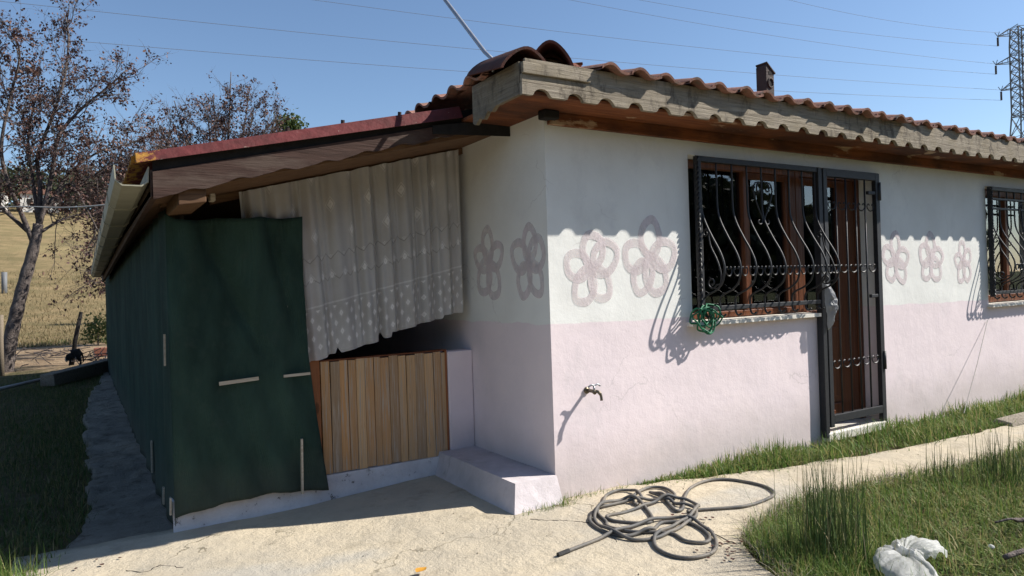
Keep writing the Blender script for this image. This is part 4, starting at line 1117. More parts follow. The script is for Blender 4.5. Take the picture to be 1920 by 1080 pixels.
# ------------------------------------------------------------------ loose objects by the house
HOSE = [(2.032, 2.907), (2.238, 2.932), (2.443, 2.959), (2.674, 2.98), (2.834, 2.962), (2.898, 2.874), (2.858, 2.718), (2.762, 2.562), (2.639, 2.467), (2.512, 2.467), (2.443, 2.537), (2.446, 2.651), (2.51, 2.75), (2.625, 2.822), (2.781, 2.861), (2.921, 2.896), (3.088, 2.989), (3.136, 3.085), (3.101, 3.183), (2.997, 3.223), (2.843, 3.207), (2.677, 3.192), (2.569, 3.205), (2.543, 3.131), (2.598, 3.038), (2.674, 2.98), (2.738, 3.009), (2.809, 3.118), (2.879, 3.269), (2.829, 3.369), (2.677, 3.349), (2.506, 3.24), (2.432, 3.114), (2.404, 2.954), (2.433, 2.83), (2.515, 2.779), (2.643, 2.785), (2.806, 2.83), (2.979, 2.905), (3.071, 3.031), (3.036, 3.117), (3.052, 3.196), (2.979, 3.268), (2.888, 3.323), (2.774, 3.35), (2.632, 3.34), (2.489, 3.253), (2.424, 3.17), (2.392, 3.021), (2.428, 2.901), (2.525, 2.875), (2.602, 2.863), (2.665, 2.90), (2.75, 2.93), (2.851, 2.846), (2.837, 2.733), (2.776, 2.617), (2.70, 2.58), (2.64, 2.65), (2.66, 2.76), (2.62, 2.83), (2.505, 2.93), (2.46, 3.06), (2.503, 3.136), (2.572, 3.3), (2.734, 3.443), (2.832, 3.527), (2.947, 3.556), (3.013, 3.488), (2.968, 3.356), (2.845, 3.264), (2.909, 3.37), (3.019, 3.448), (3.155, 3.481), (3.219, 3.412), (3.174, 3.277), (3.078, 3.201), (3.084, 3.315), (3.08, 3.4), (3.069, 3.277), (2.98, 3.101), (2.95, 3.03), (3.014, 3.045), (3.178, 3.192), (3.364, 3.316), (3.561, 3.361), (3.69, 3.296), (3.745, 3.159), (3.74, 3.02), (3.668, 2.907), (3.526, 2.859), (3.347, 2.847), (3.211, 2.894), (3.063, 2.965), (2.985, 2.983)]
HP = spline([(x, y, 0) for x, y in HOSE], 9)
n = len(HP)
# height: later passes ride over earlier ones
grid_h = {}
zz = np.zeros(n)
order = list(range(n))
for i in order[::-1]:
    key = (int(HP[i, 0] / 0.03), int(HP[i, 1] / 0.03))
    h = 0
    for a in (-1, 0, 1):
        for b in (-1, 0, 1):
            for (j, hz_) in grid_h.get((key[0] + a, key[1] + b), []):
                if abs(j - i) > 14 and (HP[j, 0] - HP[i, 0]) ** 2 + (HP[j, 1] - HP[i, 1]) ** 2 < 0.022 ** 2: h = max(h, hz_ + 0.019)
    zz[i] = min(h, 0.055)
    grid_h.setdefault(key, []).append((i, zz[i]))
kern = np.exp(-np.linspace(-2, 2, 15) ** 2); kern /= kern.sum()
zz = np.convolve(np.pad(zz, 7, mode='edge'), kern, 'valid') * 1.15
HP[:, 2] = 0.010 + zz + gz(HP[:, 0], HP[:, 1])
hose = tag(obj('garden_hose', MB().tube(HP, 0.0098, 8), M['hose'], sm=True), 'grey garden hose lying in tangled coils on the concrete yard', 'hose')
WL[hose.name] = Vector((0, 0, 0))
obj('hose_end', MB().tube([HP[0] - (HP[3] - HP[0]) * 0.4, HP[2]], 0.0125, 8), M['black'], hose)

# green rope hung on the sill
rp = MB(); r = np.random.default_rng(5)
for k in range(7):
    a = np.linspace(0, 2 * math.pi, 9, endpoint=False)
    cxx, czz = 3.85 + r.uniform(-.06, .05), 1.085 + r.uniform(-.03, .035)
    w_, h_ = r.uniform(.05, .10), r.uniform(.045, .10)
    P = np.stack([cxx + w_ * np.cos(a) + r.normal(0, .012, 9), 3.585 + r.uniform(-.02, .015) + 0.02 * np.sin(a * 2 + k), czz + h_ * np.sin(a) + r.normal(0, .01, 9)], 1)
    rp.tube(spline(P, 5, True), 0.0065, 6)
rp.tube(spline([(3.76, 3.59, 1.12), (3.78, 3.585, 1.03), (3.84, 3.58, 0.975), (3.90, 3.58, 0.985), (3.93, 3.585, 1.06), (3.91, 3.60, 1.14)], 6), 0.0065, 6)
tag(obj('rope_bundle', rp, M['rope'], sm=True), 'tangle of green rope hanging over the white window sill', 'rope')

def crumple(outline, z0, dome, seed, n=30, q=1.0):
    """a crumpled sheet filling an outline, radially gridded"""
    O = spline([(a, b, 0) for a, b in outline], 6, True)[:-1, :2]
    c = O.mean(0); rr = np.linspace(0.0, 1, n)
    Pp = c[None, None] + rr[:, None, None] * (O - c)[None]
    u_, v_ = Pp[..., 0], Pp[..., 1]
    h = dome * (1 - rr[:, None] ** 2.2) * (0.8 + 1.2 * (fbm(u_ * 9 * q, v_ * 9 * q, seed) + 0.25)) + 0.06 / q * np.abs(fbm(u_ * 12 * q, v_ * 12 * q, seed + 5)) ** 0.7 + 0.02 / q * fbm(u_ * 40 * q, v_ * 40 * q, seed + 8)
    U2, V2, H2 = [np.concatenate([q, q[:, :1]], 1) for q in (u_, v_, h)]
    return U2, V2, z0 + H2
def film_lobe(outline, pinch, h, seed, folds):
    O = spline([(a, b, 0) for a, b in outline], 8, True)[:-1, :2]
    c = np.array(pinch); rr = np.linspace(0, 1, 26)
    Pp = c[None, None] + rr[:, None, None] * (O - c)[None]
    ang = np.arctan2(Pp[..., 1] - c[1], Pp[..., 0] - c[0])
    r_ = rr[:, None] + 0 * ang
    z = h * np.sin(np.pi * np.clip(r_, 0, 1) ** 0.8 * 0.92) * (0.75 + 0.5 * vnoise(ang * 2.2, r_ * 0, seed))
    z = z + 0.016 * (1 - np.abs(np.sin(ang * folds + 1.2 * r_))) ** 3 * r_ + 0.014 * np.abs(np.sin(ang * folds * 2.3 + 4 * r_)) * r_ + 0.010 * fbm(Pp[..., 0] * 22, Pp[..., 1] * 22, seed + 3)
    z = z - 0.03 * smooth(0.9, 1.0, r_) * vnoise(ang * 14, r_ * 0, seed + 9)
    return [np.concatenate([q, q[:, :1]], 1) for q in (Pp[..., 0], Pp[..., 1], 0.045 + z)]
bagm = MB()
bagm.grid(*film_lobe([(3.19, 1.94), (3.05, 1.89), (2.95, 1.79), (2.92, 1.66), (3.03, 1.60), (3.15, 1.67), (3.23, 1.79)], (3.21, 1.84), 0.032, 201, 5))
bagm.grid(*film_lobe([(3.23, 1.80), (3.30, 1.755), (3.39, 1.74), (3.45, 1.79), (3.46, 1.88), (3.37, 1.94), (3.26, 1.93), (3.19, 1.87)], (3.22, 1.84), 0.045, 205, 6))
tag(obj('plastic_bag', bagm, M['bag'], sm=True), 'crumpled white plastic bag lying on the lawn', 'plastic bag')
X1, Z1, Y1 = crumple([(5.25, 1.30), (5.335, 1.26), (5.36, 1.18), (5.37, 1.09), (5.33, 1.02), (5.30, 0.94), (5.26, 0.92), (5.255, 1.03), (5.235, 1.15)], 0, 0.05, 120, 26, 2.6)
tag(obj('plastic_sheet', MB().grid(X1, 3.592 - Y1, Z1), M['foil'], sm=True), 'crumpled grey plastic sheet stuffed into the iron door gate', 'plastic sheet')
tag(obj('thin_rod', MB().tube([(7.106, 3.45, 0.02), (7.6, 3.55, 0.44), (8.071, 3.655, 0.851)], 0.004, 5), M['cable']), 'thin grey rod leaning against the pink wall under the second window', 'rod')
# antenna mast
tag(obj('metal_pole', MB().tube([(2.17, 3.66, 2.66), (2.17, 3.66, 2.735), (2.185, 3.78, 2.82), (2.20, 4.33, 3.35), (2.21, 4.9, 3.95)], [0.012, 0.012, 0.013, 0.013, 0.013], 8), M['steel'], sm=True), 'slim shiny metal pole fixed to the roof corner', 'pole')
# broken slab, dead wood, litter
st = MB(); r = np.random.default_rng(4)
st.hexa([(6.85, 2.93, 0.0), (7.35, 2.90, 0.0), (7.45, 3.10, 0.0), (6.95, 3.14, 0.0), (6.88, 2.95, 0.03), (7.33, 2.93, 0.045), (7.42, 3.08, 0.05), (6.97, 3.12, 0.035)])
tag(obj('broken_slab', st, M['stone'], bev=0.01), 'broken grey slab lying at the edge of the path', 'slab')
tag(obj('dead_branch', MB().tube(spline([(3.98, 1.80, 0.06), (4.05, 1.76, 0.075), (4.13, 1.75, 0.055), (4.22, 1.71, 0.06)], 5), [0.006] * 8 + [0.012] * 8, 6), M['bark'], sm=True), 'short brown dead branch lying in the lawn beyond the bag', 'branch')
tag(obj('dead_branch', MB().tube(spline([(3.55, 1.57, 0.05), (3.64, 1.55, 0.06), (3.75, 1.53, 0.055), (3.85, 1.50, 0.05)], 5), 0.013, 6), M['bark'], sm=True), 'thicker brown stick in the lawn nearest the camera', 'branch')
X1, Y1, Z1 = crumple([(3.65, 1.685), (3.665, 1.69), (3.675, 1.672), (3.662, 1.66), (3.648, 1.668)], 0.04, 0.012, 140, 10, 5.0)
tag(obj('paper_scrap', MB().grid(X1, Y1, Z1), M['bag'], sm=True), 'tiny white paper scrap in the lawn', 'paper scrap')
def leaf_mb(cx, cy, z, s, a, curl=0.4):
    mb = MB(); n = 7
    t = np.linspace(0, 1, n); wd = s * 0.36 * np.sin(np.pi * t ** 0.8) ; rows = []
    for k in (-1, 0, 1):
        lx, ly = (t - 0.5) * s, k * wd
        rows.append(np.stack([cx + lx * math.cos(a) - ly * math.sin(a), cy + lx * math.sin(a) + ly * math.cos(a), z + abs(k) * wd * curl + curl * s * (t - 0.5) ** 2], 1))
    R_ = np.array(rows); return mb.grid(R_[..., 0], R_[..., 1], R_[..., 2])
tag(obj('fallen_leaf', leaf_mb(1.385, 3.185, -0.02, 0.075, 0.4), M['yellow'], sm=True), 'single yellow leaf lying on the concrete in front of the porch', 'leaf')
lit = MB(); r = np.random.default_rng(8)
for c, k, sp in (((2.70, 2.44), 10, 0.06), ((2.80, 2.52), 7, 0.05), ((2.62, 2.38), 6, 0.06), ((2.93, 2.98), 6, 0.10), ((0.1, 4.2), 6, 0.2)):
    for _ in range(k):
        p = r.normal(c, sp)
        q = leaf_mb(p[0], p[1], float(gz(p[0], p[1])) + 0.006, r.uniform(.014, .032), r.uniform(0, 6), 0.5)
        lit.add(np.vstack(q.v), q.f)
obj('leaf_litter', lit, M['deadleaf'], kind='stuff', sm=True)
peb = MB()
for _ in range(150):
    px, py = r.uniform(0.0, 6.5), r.uniform(2.0, 4.5)
    if py > interp(YHI, px) - .05 or py < interp(YLO, px): continue
    s = r.uniform(.002, .006); z = float(gz(px, py))
    peb.hexa([(px - s, py - s, z - .003), (px + s, py - s * .7, z - .003), (px + s * .8, py + s, z - .003), (px - s, py + s, z - .003), (px - s * .6, py - s * .5, z + s), (px + s * .6, py - s * .5, z + s * .9), (px + s * .4, py + s * .6, z + s), (px - s * .5, py + s * .5, z + s * .8)])
obj('pebbles', peb, M['concrete'], kind='stuff')

# ------------------------------------------------------------------ grass
def blades(P, H, W, lean, name, m, zf, kind='stuff', parent=None, droop=0.5):
    """P (n,2) roots; every blade is a bent strip of three triangles"""
    n = len(P); H = np.broadcast_to(H, (n,)); W = np.broadcast_to(W, (n,))
    a = rng.uniform(0, 2 * np.pi, n); d = np.stack([np.cos(a), np.sin(a)], 1); s = np.stack([-np.sin(a), np.cos(a)], 1)
    le = np.abs(rng.normal(0, lean, n))
    z0 = zf(P[:, 0], P[:, 1])
    def ring(t, wf):
        off = (le * H)[:, None] * d * (t ** (1 + droop))
        z = z0 + H * t * (1 - 0.35 * np.clip(le, 0, 1.2) * t)
        c = P + off
        L = np.concatenate([c - s * (W * wf / 2)[:, None], z[:, None]], 1); R_ = np.concatenate([c + s * (W * wf / 2)[:, None], z[:, None]], 1)
        return L, R_
    b = ring(0.0, 1.0); mi = ring(0.5, 0.8); tp_ = ring(1.0, 0.0)[0]
    V = np.stack([b[0], b[1], mi[0], mi[1], tp_], 1).reshape(-1, 3)
    base = np.arange(n) * 5
    tri = np.stack([base, base + 1, base + 3, base, base + 3, base + 2, base + 2, base + 3, base + 4], 1).reshape(-1)
    me = bpy.data.meshes.new(name)
    me.vertices.add(len(V)); me.vertices.foreach_set('co', V.astype(np.float32).ravel())
    me.loops.add(len(tri)); me.loops.foreach_set('vertex_index', tri.astype(np.int32))
    me.polygons.add(len(tri) // 3); me.polygons.foreach_set('loop_start', np.arange(0, len(tri), 3, dtype=np.int32)); me.polygons.foreach_set('loop_total', np.full(len(tri) // 3, 3, np.int32))
    me.materials.append(m); me.update(calc_edges=True)
    return put(name, me, parent, kind=kind)
zero = lambda x, y: gz(x, y) - 0.02
# lawn in front of the path
N = 120000
P = np.stack([2.1 + 9 * rng.random(N) ** 1.7, rng.uniform(0.3, 2.95, N)], 1)
lo = interp(YLO, P[:, 0])
edge = lo - P[:, 1] + 0.10 * fbm(P[:, 0] * 4, P[:, 1] * 4, 150)
dens = fbm(P[:, 0] * 1.6, P[:, 1] * 1.6, 151)
keep = (edge > 0.0) & (rng.random(N) < 0.85 + 1.8 * dens)
P = P[keep]; dens = dens[keep]
blades(P, (0.028 + 0.048 * rng.random(len(P)) ** 1.6) * (1 + 1.6 * np.clip(dens, -.3, .5)), rng.uniform(.003, .0085, len(P)), 1.15, 'lawn_grass', M['lawn'], zero)
# taller clump around the rushes and along the edge
cl = []
for c, sp, k in (((3.05, 2.12), 0.22, 3000), ((2.95, 2.3), 0.16, 1500), ((3.3, 2.35), 0.25, 2000), ((2.75, 1.95), 0.14, 900), ((4.9, 2.3), 0.3, 1600), ((3.9, 2.45), 0.35, 1800), ((5.6, 2.2), 0.4, 1400)):
    cl.append(rng.normal(c, sp, (k, 2)))
cl = np.vstack(cl); cl = cl[cl[:, 1] < interp(YLO, cl[:, 0]) - 0.02]
blades(cl, 0.04 + 0.12 * rng.random(len(cl)) ** 1.4, rng.uniform(.003, .0055, len(cl)), 0.7, 'clump_grass', M['grass'], zero)
# dry grey straw matted over the crumbling slab edge
N = 800
x = 2.55 + 3.2 * rng.random(N) ** 1.5; y = interp(YLO, x) + rng.normal(-0.05, 0.04, N)
blades(np.stack([x, y], 1), rng.uniform(.03, .10, N), rng.uniform(.002, .004, N), 2.4, 'edge_straw', M['straw'], lambda a, b: gz(a, b) + 0.004)
# strip along the wall foot
N = 22000
x = rng.uniform(3.02, 10.5, N); hi = interp(YHI, x); t = rng.random(N)
y = hi + (3.66 - hi) * t + 0.05 * rng.normal(size=N)
k = (y < 3.655) & (rng.random(N) < 0.55 + 1.5 * (fbm(x * 3, y * 3, 160) + 0.2)) & ~((x > 5.2) & (x < 6.1) & (y > 3.56))
x, y = x[k], y[k]
hgt = (0.02 + 0.15 * rng.random(len(x)) ** 2.0) * smooth(3.0, 3.6, x) ** 0.5 * (0.45 + 2.6 * np.clip(fbm(x * 2.2, y * 2, 161) + .18, 0, 1))
blades(np.stack([x, y], 1), hgt, rng.uniform(.003, .009, len(x)), 0.85, 'wall_foot_grass', M['grass'], zero)
# weeds round the ledge corner
x = np.concatenate([rng.normal(2.45, 0.10, 260), rng.uniform(2.2, 3.1, 240)]); y = 3.57 - np.abs(rng.normal(0, 0.03, 500))
y = np.where(x > 2.56, y + 0.07, y)
blades(np.stack([x, y], 1), 0.02 + 0.07 * rng.random(500) ** 2, 0.004, 0.7, 'ledge_weeds', M['grass'], zero)
# rank grass in the shade beside the porch and beyond
N = 60000
yy = 3.0 + 14 * rng.random(N) ** 1.3; xx = interp(XLO, np.clip(yy, 4.3, 17)) - np.abs(rng.exponential(1.1, N)) + rng.normal(0, .03, N)
xx = np.where(yy < 4.4, xx - 0.1, xx)
k = (xx < interp(XLO, np.clip(yy, 4.3, 17)) + 0.09) & (rng.random(N) < 0.75 + 1.6 * fbm(xx * 1.5, yy * 1.5, 170))
xx, yy = xx[k], yy[k]
blades(np.stack([xx, yy], 1), 0.03 + 0.09 * rng.random(len(xx)) ** 1.6, rng.uniform(.004, .008, len(xx)), 0.8, 'shade_side_grass', M['shade_grass'], lambda a, b: terrain_h(a, b) - .01)
# sunny tuft at the near corner
P = rng.normal((-0.42, 4.05), (0.16, 0.22), (2600, 2)); P = P[P[:, 0] < -0.24 + 0.05 * rng.normal(size=len(P))]
blades(P, 0.07 + 0.15 * rng.random(len(P)), rng.uniform(.003, .006, len(P)), 0.55, 'corner_grass', M['grass'], zero)
# dry straw over the far field
N = 13000
yy = 27 + 60 * rng.random(N) ** 1.6; xx = rng.uniform(-0.2, 0.09, N) * yy + rng.normal(0, .6, N)
blades(np.stack([xx, yy], 1), rng.uniform(.06, .24, N) * (0.6 + yy / 60), rng.uniform(.015, .04, N) * (0.6 + yy / 70), 0.9, 'field_straw', M['dry_grass'], lambda a, b: terrain_h(a, b) - .02)

N = 5000
yy = 27 + np.abs(rng.normal(0, 4.5, N)); xx = rng.uniform(-0.06, 0.06, N) * yy
k = rng.random(N) < 0.5 + 2.2 * fbm(xx * .6, yy * .35, 180); xx, yy = xx[k], yy[k]
blades(np.stack([xx, yy], 1), rng.uniform(.05, .22, len(xx)), rng.uniform(.012, .025, len(xx)), 0.8, 'tree_shadow_grass', M['shade_grass'], lambda a, b: terrain_h(a, b) - .02)  # dark green blades that colour in the tree shadow on the field

def rush(name, c, n, h, sp, label, lean=0.22):
    P = rng.normal(c, sp, (n, 2))
    t = thing(name, (c[0], c[1], 0), label, 'rush tuft')
    o = blades(P, h * (0.45 + 0.6 * rng.random(n)), rng.uniform(.003, .0055, n), lean, 'stems', M['rush'], zero, None, None, 0.2)
    o.parent = t; o.location = -WL[t.name]; o['kind'] = 'stuff'
    return t
rush('rush_tuft', (3.08, 2.12), 260, 0.62, 0.085, 'tall dark rush tuft at the lawn edge beside the hose')
rush('rush_tuft', (4.78, 2.45), 40, 0.36, 0.06, 'thin sparse rush tuft between the tall dark tuft and the frame edge')
rush('rush_tuft', (5.06, 2.22), 130, 0.42, 0.09, 'broad rush tuft in the lawn below the second window')

# ------------------------------------------------------------------ trees
def grow_tree(name, limbs, label, base, sub, twig, leafm, nleaf, lsize, seed, spread=1.0, clumps=()):
    r = np.random.default_rng(seed); mb = MB(); tips = []
    t = thing(name, base, label, 'tree')
    def branch(p, d, L, rad, lev):
        n = 6; pts = [np.array(p, float)]; d = np.array(d, float) / np.linalg.norm(d)
        for i in range(n - 1):
            d = d + r.normal(0, 0.16, 3) + np.array([0, 0, 0.07]); d /= np.linalg.norm(d)
            pts.append(pts[-1] + d * L / (n - 1))
        pts = np.array(pts)
        mb.tube(pts, np.linspace(rad, rad * 0.35, n), 4 if lev == 0 else 3, False)
        if lev < 2:
            for k in range(twig if lev == 0 else 3):
                s = r.uniform(0.25, 1.0); i = min(int(s * (n - 1)), n - 2)
                dd = (pts[i + 1] - pts[i]); dd /= np.linalg.norm(dd) + 1e-9
                branch(pts[i], dd + r.normal(0, 0.55, 3), L * r.uniform(0.35, 0.65), rad * 0.5, lev + 1)
        else: pass
        for i in range(2, n): tips.append((pts[i], lev))
    for pts, r0, r1, s0 in limbs:
        P = spline(pts, 5); n = len(P)
        mb.tube(P, np.linspace(r0, r1, n) * (1 + 0.06 * np.sin(np.arange(n) * 2.1)), 8)
        if s0 is None: continue
        for k in range(sub):
            i = int(r.uniform(s0, 1.0) * (n - 2))
            dd = P[i + 1] - P[i]; dd /= np.linalg.norm(dd)
            branch(P[i], dd * 0.8 + r.normal(0, 0.6, 3) * spread, r.uniform(0.5, 1.3) * spread, max(0.011, r1 * 0.9), 0)
    obj('trunk', mb, M['bark'], t, sm=True)
    tp_ = np.array([p for p, l in tips]); lv = np.array([l for p, l in tips])
    idx = np.repeat(r.choice(len(tp_), nleaf // 4), 5); C_ = tp_[idx] + r.normal(0, 0.045, (len(idx), 3))
    for (c, sd_, k) in clumps: C_ = np.vstack([C_, r.normal(c, sd_, (k, 3))])
    leaves('crown', C_, lsize, leafm, t, r)
    return t
def leaves(name, C_, size, m, parent, r, kind='stuff'):
    n = len(C_)
    u_ = r.normal(size=(n, 3)); u_[:, 2] -= 0.8; u_ /= np.linalg.norm(u_, axis=1)[:, None]
    v_ = np.cross(u_, r.normal(size=(n, 3))); v_ /= np.linalg.norm(v_, axis=1)[:, None]
    s = size * r.uniform(0.55, 1.3, n)[:, None]
    w_ = np.cross(u_, v_)
    V = np.stack([C_, C_ + u_ * s * 0.5 + v_ * s * 0.3 + w_ * s * 0.1, C_ + u_ * s, C_ + u_ * s * 0.5 - v_ * s * 0.3 + w_ * s * 0.1], 1).reshape(-1, 3)
    b = np.arange(n) * 4
    tri = np.stack([b, b + 1, b + 2, b, b + 2, b + 3], 1).ravel()
    me = bpy.data.meshes.new(name)
    me.vertices.add(len(V)); me.vertices.foreach_set('co', V.astype(np.float32).ravel())
    me.loops.add(len(tri)); me.loops.foreach_set('vertex_index', tri.astype(np.int32))
    me.polygons.add(len(tri) // 3); me.polygons.foreach_set('loop_start', np.arange(0, len(tri), 3, dtype=np.int32)); me.polygons.foreach_set('loop_total', np.full(len(tri) // 3, 3, np.int32))
    me.materials.append(m); me.update(calc_edges=True)
    return put(name, me, parent, kind=kind)
D = 18.4
pt = lambda L, dy=0.0: [(x, D + dy * i / max(1, len(L) - 1), z) for i, (x, z) in enumerate(L)]
limbs = [
    (pt([(-1.40, -0.2), (-1.377, 0.0), (-1.30, 0.55), (-1.177, 1.131), (-1.018, 1.814), (-0.837, 2.504), (-0.725, 3.084)]), 0.155, 0.10, None),
    (pt([(-0.725, 3.05), (-0.674, 3.9), (-0.703, 4.596), (-0.436, 5.437), (-0.162, 6.411), (-0.055, 7.376), (-0.119, 7.958)], 0.5), 0.055, 0.012, 0.2),
    (pt([(-0.82, 2.65), (-1.024, 3.309), (-1.24, 3.987), (-1.314, 4.667), (-1.15, 5.595), (-0.936, 6.54), (-1.012, 7.0)], -0.6), 0.055, 0.012, 0.12),
    (pt([(-0.725, 3.0), (-0.475, 4.027), (-0.301, 4.978), (0.118, 5.611), (0.651, 6.153), (1.05, 6.6)], -0.3), 0.055, 0.012, 0.2),
    (pt([(-0.68, 3.2), (-0.331, 3.916), (-0.017, 4.407), (0.51, 4.864), (1.048, 5.091), (1.55, 5.35)], 0.9), 0.04, 0.01, 0.2),
    (pt([(-0.738, 3.2), (-0.812, 4.125), (-0.885, 4.93), (-0.764, 5.868), (-0.548, 6.55)], 1.0), 0.042, 0.01, 0.15),
    (pt([(-0.534, 3.5), (-0.13, 3.985), (0.159, 3.461), (0.4, 2.865), (0.57, 2.2), (0.63, 1.55)], -0.4), 0.028, 0.008, 0.55),
    (pt([(-0.9, 2.9), (-1.5, 3.6), (-1.9, 4.4), (-2.1, 5.4), (-1.9, 6.2)], 0.4), 0.045, 0.012, 0.15),
    (pt([(-0.70, 3.3), (-0.1, 3.9), (0.5, 4.3), (1.0, 4.35), (1.4, 4.6)], 0.2), 0.05, 0.01, 0.2),
    (pt([(-0.70, 2.9), (-0.3, 3.2), (0.1, 3.35), (0.4, 3.3)], 0.5), 0.035, 0.01, 0.2),
]
grow_tree('withered_tree', limbs, 'withered grey tree with leaning trunk and sparse purple brown leaves beyond the porch', (-1.38, D, 0), 26, 6, M['tree_leaf'], 10500, 0.075, 200,
          clumps=[((-0.82, 18.6, 5.9), (0.16, 0.2, 0.75), 700)])
D = 24.0
limbs2 = [(pt([(4.0, 0), (4.0, 1.8), (3.95, 3.2)]), 0.16, 0.11, None)]
for k, (a, b, dy) in enumerate([(2.7, 7.6, 0.3), (2.1, 6.75, -0.6), (4.4, 8.7, 0.2), (5.85, 7.7, -0.2), (5.1, 8.5, 0.8), (6.0, 6.9, 0.5), (3.9, 8.0, 0.6), (5.4, 7.2, -.6), (2.35, 6.0, 0.7), (3.5, 7.4, -0.7), (4.8, 7.1, -0.9), (3.1, 6.6, 0.9), (1.8, 5.6, 0.2)]):
    limbs2.append((pt([(3.95, 3.0), (3.95 + (a - 3.95) * 0.35, 3.0 + (b - 3.0) * 0.4), (3.95 + (a - 3.95) * 0.75, 3.0 + (b - 3.0) * 0.72), (a, b)], dy), 0.06, 0.012, 0.3))
grow_tree('withered_tree', limbs2, 'smaller bushy withered tree with upright twigs showing above the red metal roof edge', (4.0, D, 0), 22, 6, M['tree_leaf'], 9000, 0.085, 210, 0.95,
          clumps=[((2.6, 24, 5.9), (0.45, 0.3, 0.3), 350)])
D = 21.0
limbs3 = [(pt([(1.2, 0), (1.15, 1.5), (1.1, 2.5)]), 0.13, 0.09, None)]
for a, b, dy in [(0.4, 5.0, 0.3), (1.0, 5.6, -.4), (1.6, 5.7, .4), (2.1, 5.2, -.3), (0.3, 4.2, .6), (2.4, 4.6, .2), (1.3, 5.0, .9)]:
    limbs3.append((pt([(1.1, 2.4), (1.1 + (a - 1.1) * .4, 3.3), (a, b)], dy), 0.045, 0.01, 0.25))
grow_tree('withered_tree', limbs3, 'low withered tree with tangled twigs between the leaning tree and the gutter', (1.2, D, 0), 24, 6, M['tree_leaf'], 6500, 0.075, 220, 0.95)
# green tips behind the roof
def leafy(name, base, cents, m, label, size, cat, seed, trunk=0.08, k=260, sd_=0.3):
    r = np.random.default_rng(seed); t = thing(name, base, label, cat)
    mb = MB(); top = np.array(cents).mean(0)
    for c in cents:
        mb.tube(spline([base, (base[0] + (top[0] - base[0]) * .5, base[1], (base[2] + top[2]) * .5), c], 4), np.linspace(trunk, trunk * .25, 9), 5)
    obj('trunk', mb, M['bark'], t, sm=True)
    C_ = np.vstack([r.normal(c, (sd_, sd_, sd_ * 1.2), (k, 3)) for c in cents])
    leaves('crown', C_, size, m, t, r)
    return t
leafy('evergreen_tree', (10.3, 40, 0), [(9.92, 40, 10.9), (10.37, 40, 11.15), (10.74, 40, 10.75), (9.6, 40, 10.0), (11.1, 40, 10.1), (10.3, 40, 9.6), (10.9, 40, 9.0), (9.8, 40, 9.0)], M['green_leaf'], 'green tree whose tips just show above the red roof edge', 0.2, 'tree', 230, 0.16, 260, 0.24)
leafy('green_bush', (0.45, 26, -0.05), [(0.25, 26, 0.35), (0.5, 26, 0.5), (0.7, 26, 0.4), (0.4, 26.2, 0.65)], M['green_leaf'], 'small green bush on the bare ground behind the porch', 0.10, 'bush', 231, 0.02, 170, 0.16)
r = np.random.default_rng(240)
C_ = []
for i in range(230):
    a, b = r.uniform(-75, 60), r.uniform(165, 225)
    h = float(terrain_h(a, b)); hh = r.uniform(6, 11)
    C_.append(np.stack([r.normal(a, 1.9, 170), r.normal(b, 1.9, 170), h + hh * r.beta(2.2, 1.6, 170)], 1))
leaves('distant_wood', np.vstack(C_), 1.0, M['olive_leaf'], None, r)
C_ = []
for i in range(170):
    a = r.uniform(-45, 110); b = r.uniform(-58, -44)
    h = float(terrain_h(a, b)); hh = (float(np.interp(a, [0, 40, 58, 64, 80, 100], [14, 14.5, 13.5, 11.5, 9.0, 8])) - h) * r.uniform(.85, 1.03)
    C_.append(np.stack([r.normal(a, 1.6, 420), r.normal(b, 1.5, 420), h + hh * r.beta(1.6, 1.1, 420)], 1))
leaves('reflection_tree_belt', np.vstack(C_), 1.7, M['olive_leaf'], None, r)  # unseen belt behind the camera, added to darken the window reflections
for i, (a, b, w_, lb) in enumerate([(-14.6, 176, 5.0, 'white far house on the hillside behind the leaning tree trunk'), (-6.6, 178, 6.5, 'wider white far house on the hillside seen between the tree branches')]):
    z = float(terrain_h(a, b)) - 0.5
    t = thing('hill_house', (a, b, z), lb, 'house')
    obj('wall', MB().box(a - w_ / 2, a + w_ / 2, b - 3, b + 3, z, z + 3.8), M['house_white'], t)
    obj('roof', MB().prism([(a - w_ / 2 - .4, z + 3.8), (a + w_ / 2 + .4, z + 3.8), (a, z + 5.4)], b - 3.4, b + 3.4), M['tile'], t)
    for k in (-1, 1):
        obj('window', MB().box(a + k * w_ * .25 - .5, a + k * w_ * .25 + .5, b - 3.05, b - 2.95, z + 1.6, z + 2.8), M['dark'], t)

# ------------------------------------------------------------------ things behind the porch
tag(obj('squared_timber', MB().hexa([(-0.62, 14.40, -0.06), (-0.40, 14.22, -0.06), (0.62, 16.30, -0.06), (0.38, 16.4, -0.06), (-0.62, 14.42, 0.14), (-0.42, 14.24, 0.15), (0.60, 16.30, 0.20), (0.37, 16.4, 0.20)]), M['old_timber'], bev=0.015), 'thick squared grey timber lying on the shaded ground behind the porch', 'timber')
tag(obj('pale_pipe', MB().tube([(-1.9, 12.3, 0.0), (-1.12, 13.75, 0.02), (-0.55, 14.75, 0.04)], 0.03, 8), M['cable'], sm=True), 'thin pale pipe lying on the ground by the squared timber', 'pipe')
tag(obj('leaning_stake', MB().tube([(-0.20, 19, -0.1), (-0.12, 19, 0.5), (0.012, 19, 1.13)], [0.045, 0.05, 0.04], 7), M['fur'], sm=True), 'dark leaning wooden stake behind the black cat', 'stake')
tag(obj('wooden_stake', MB().tube([(-1.40, 17.5, -0.1), (-1.39, 17.5, 0.6), (-1.37, 17.5, 1.15)], [0.06, 0.05, 0.045], 7), M['old_timber'], sm=True), 'pale upright stake at the foot of the leaning tree', 'stake')
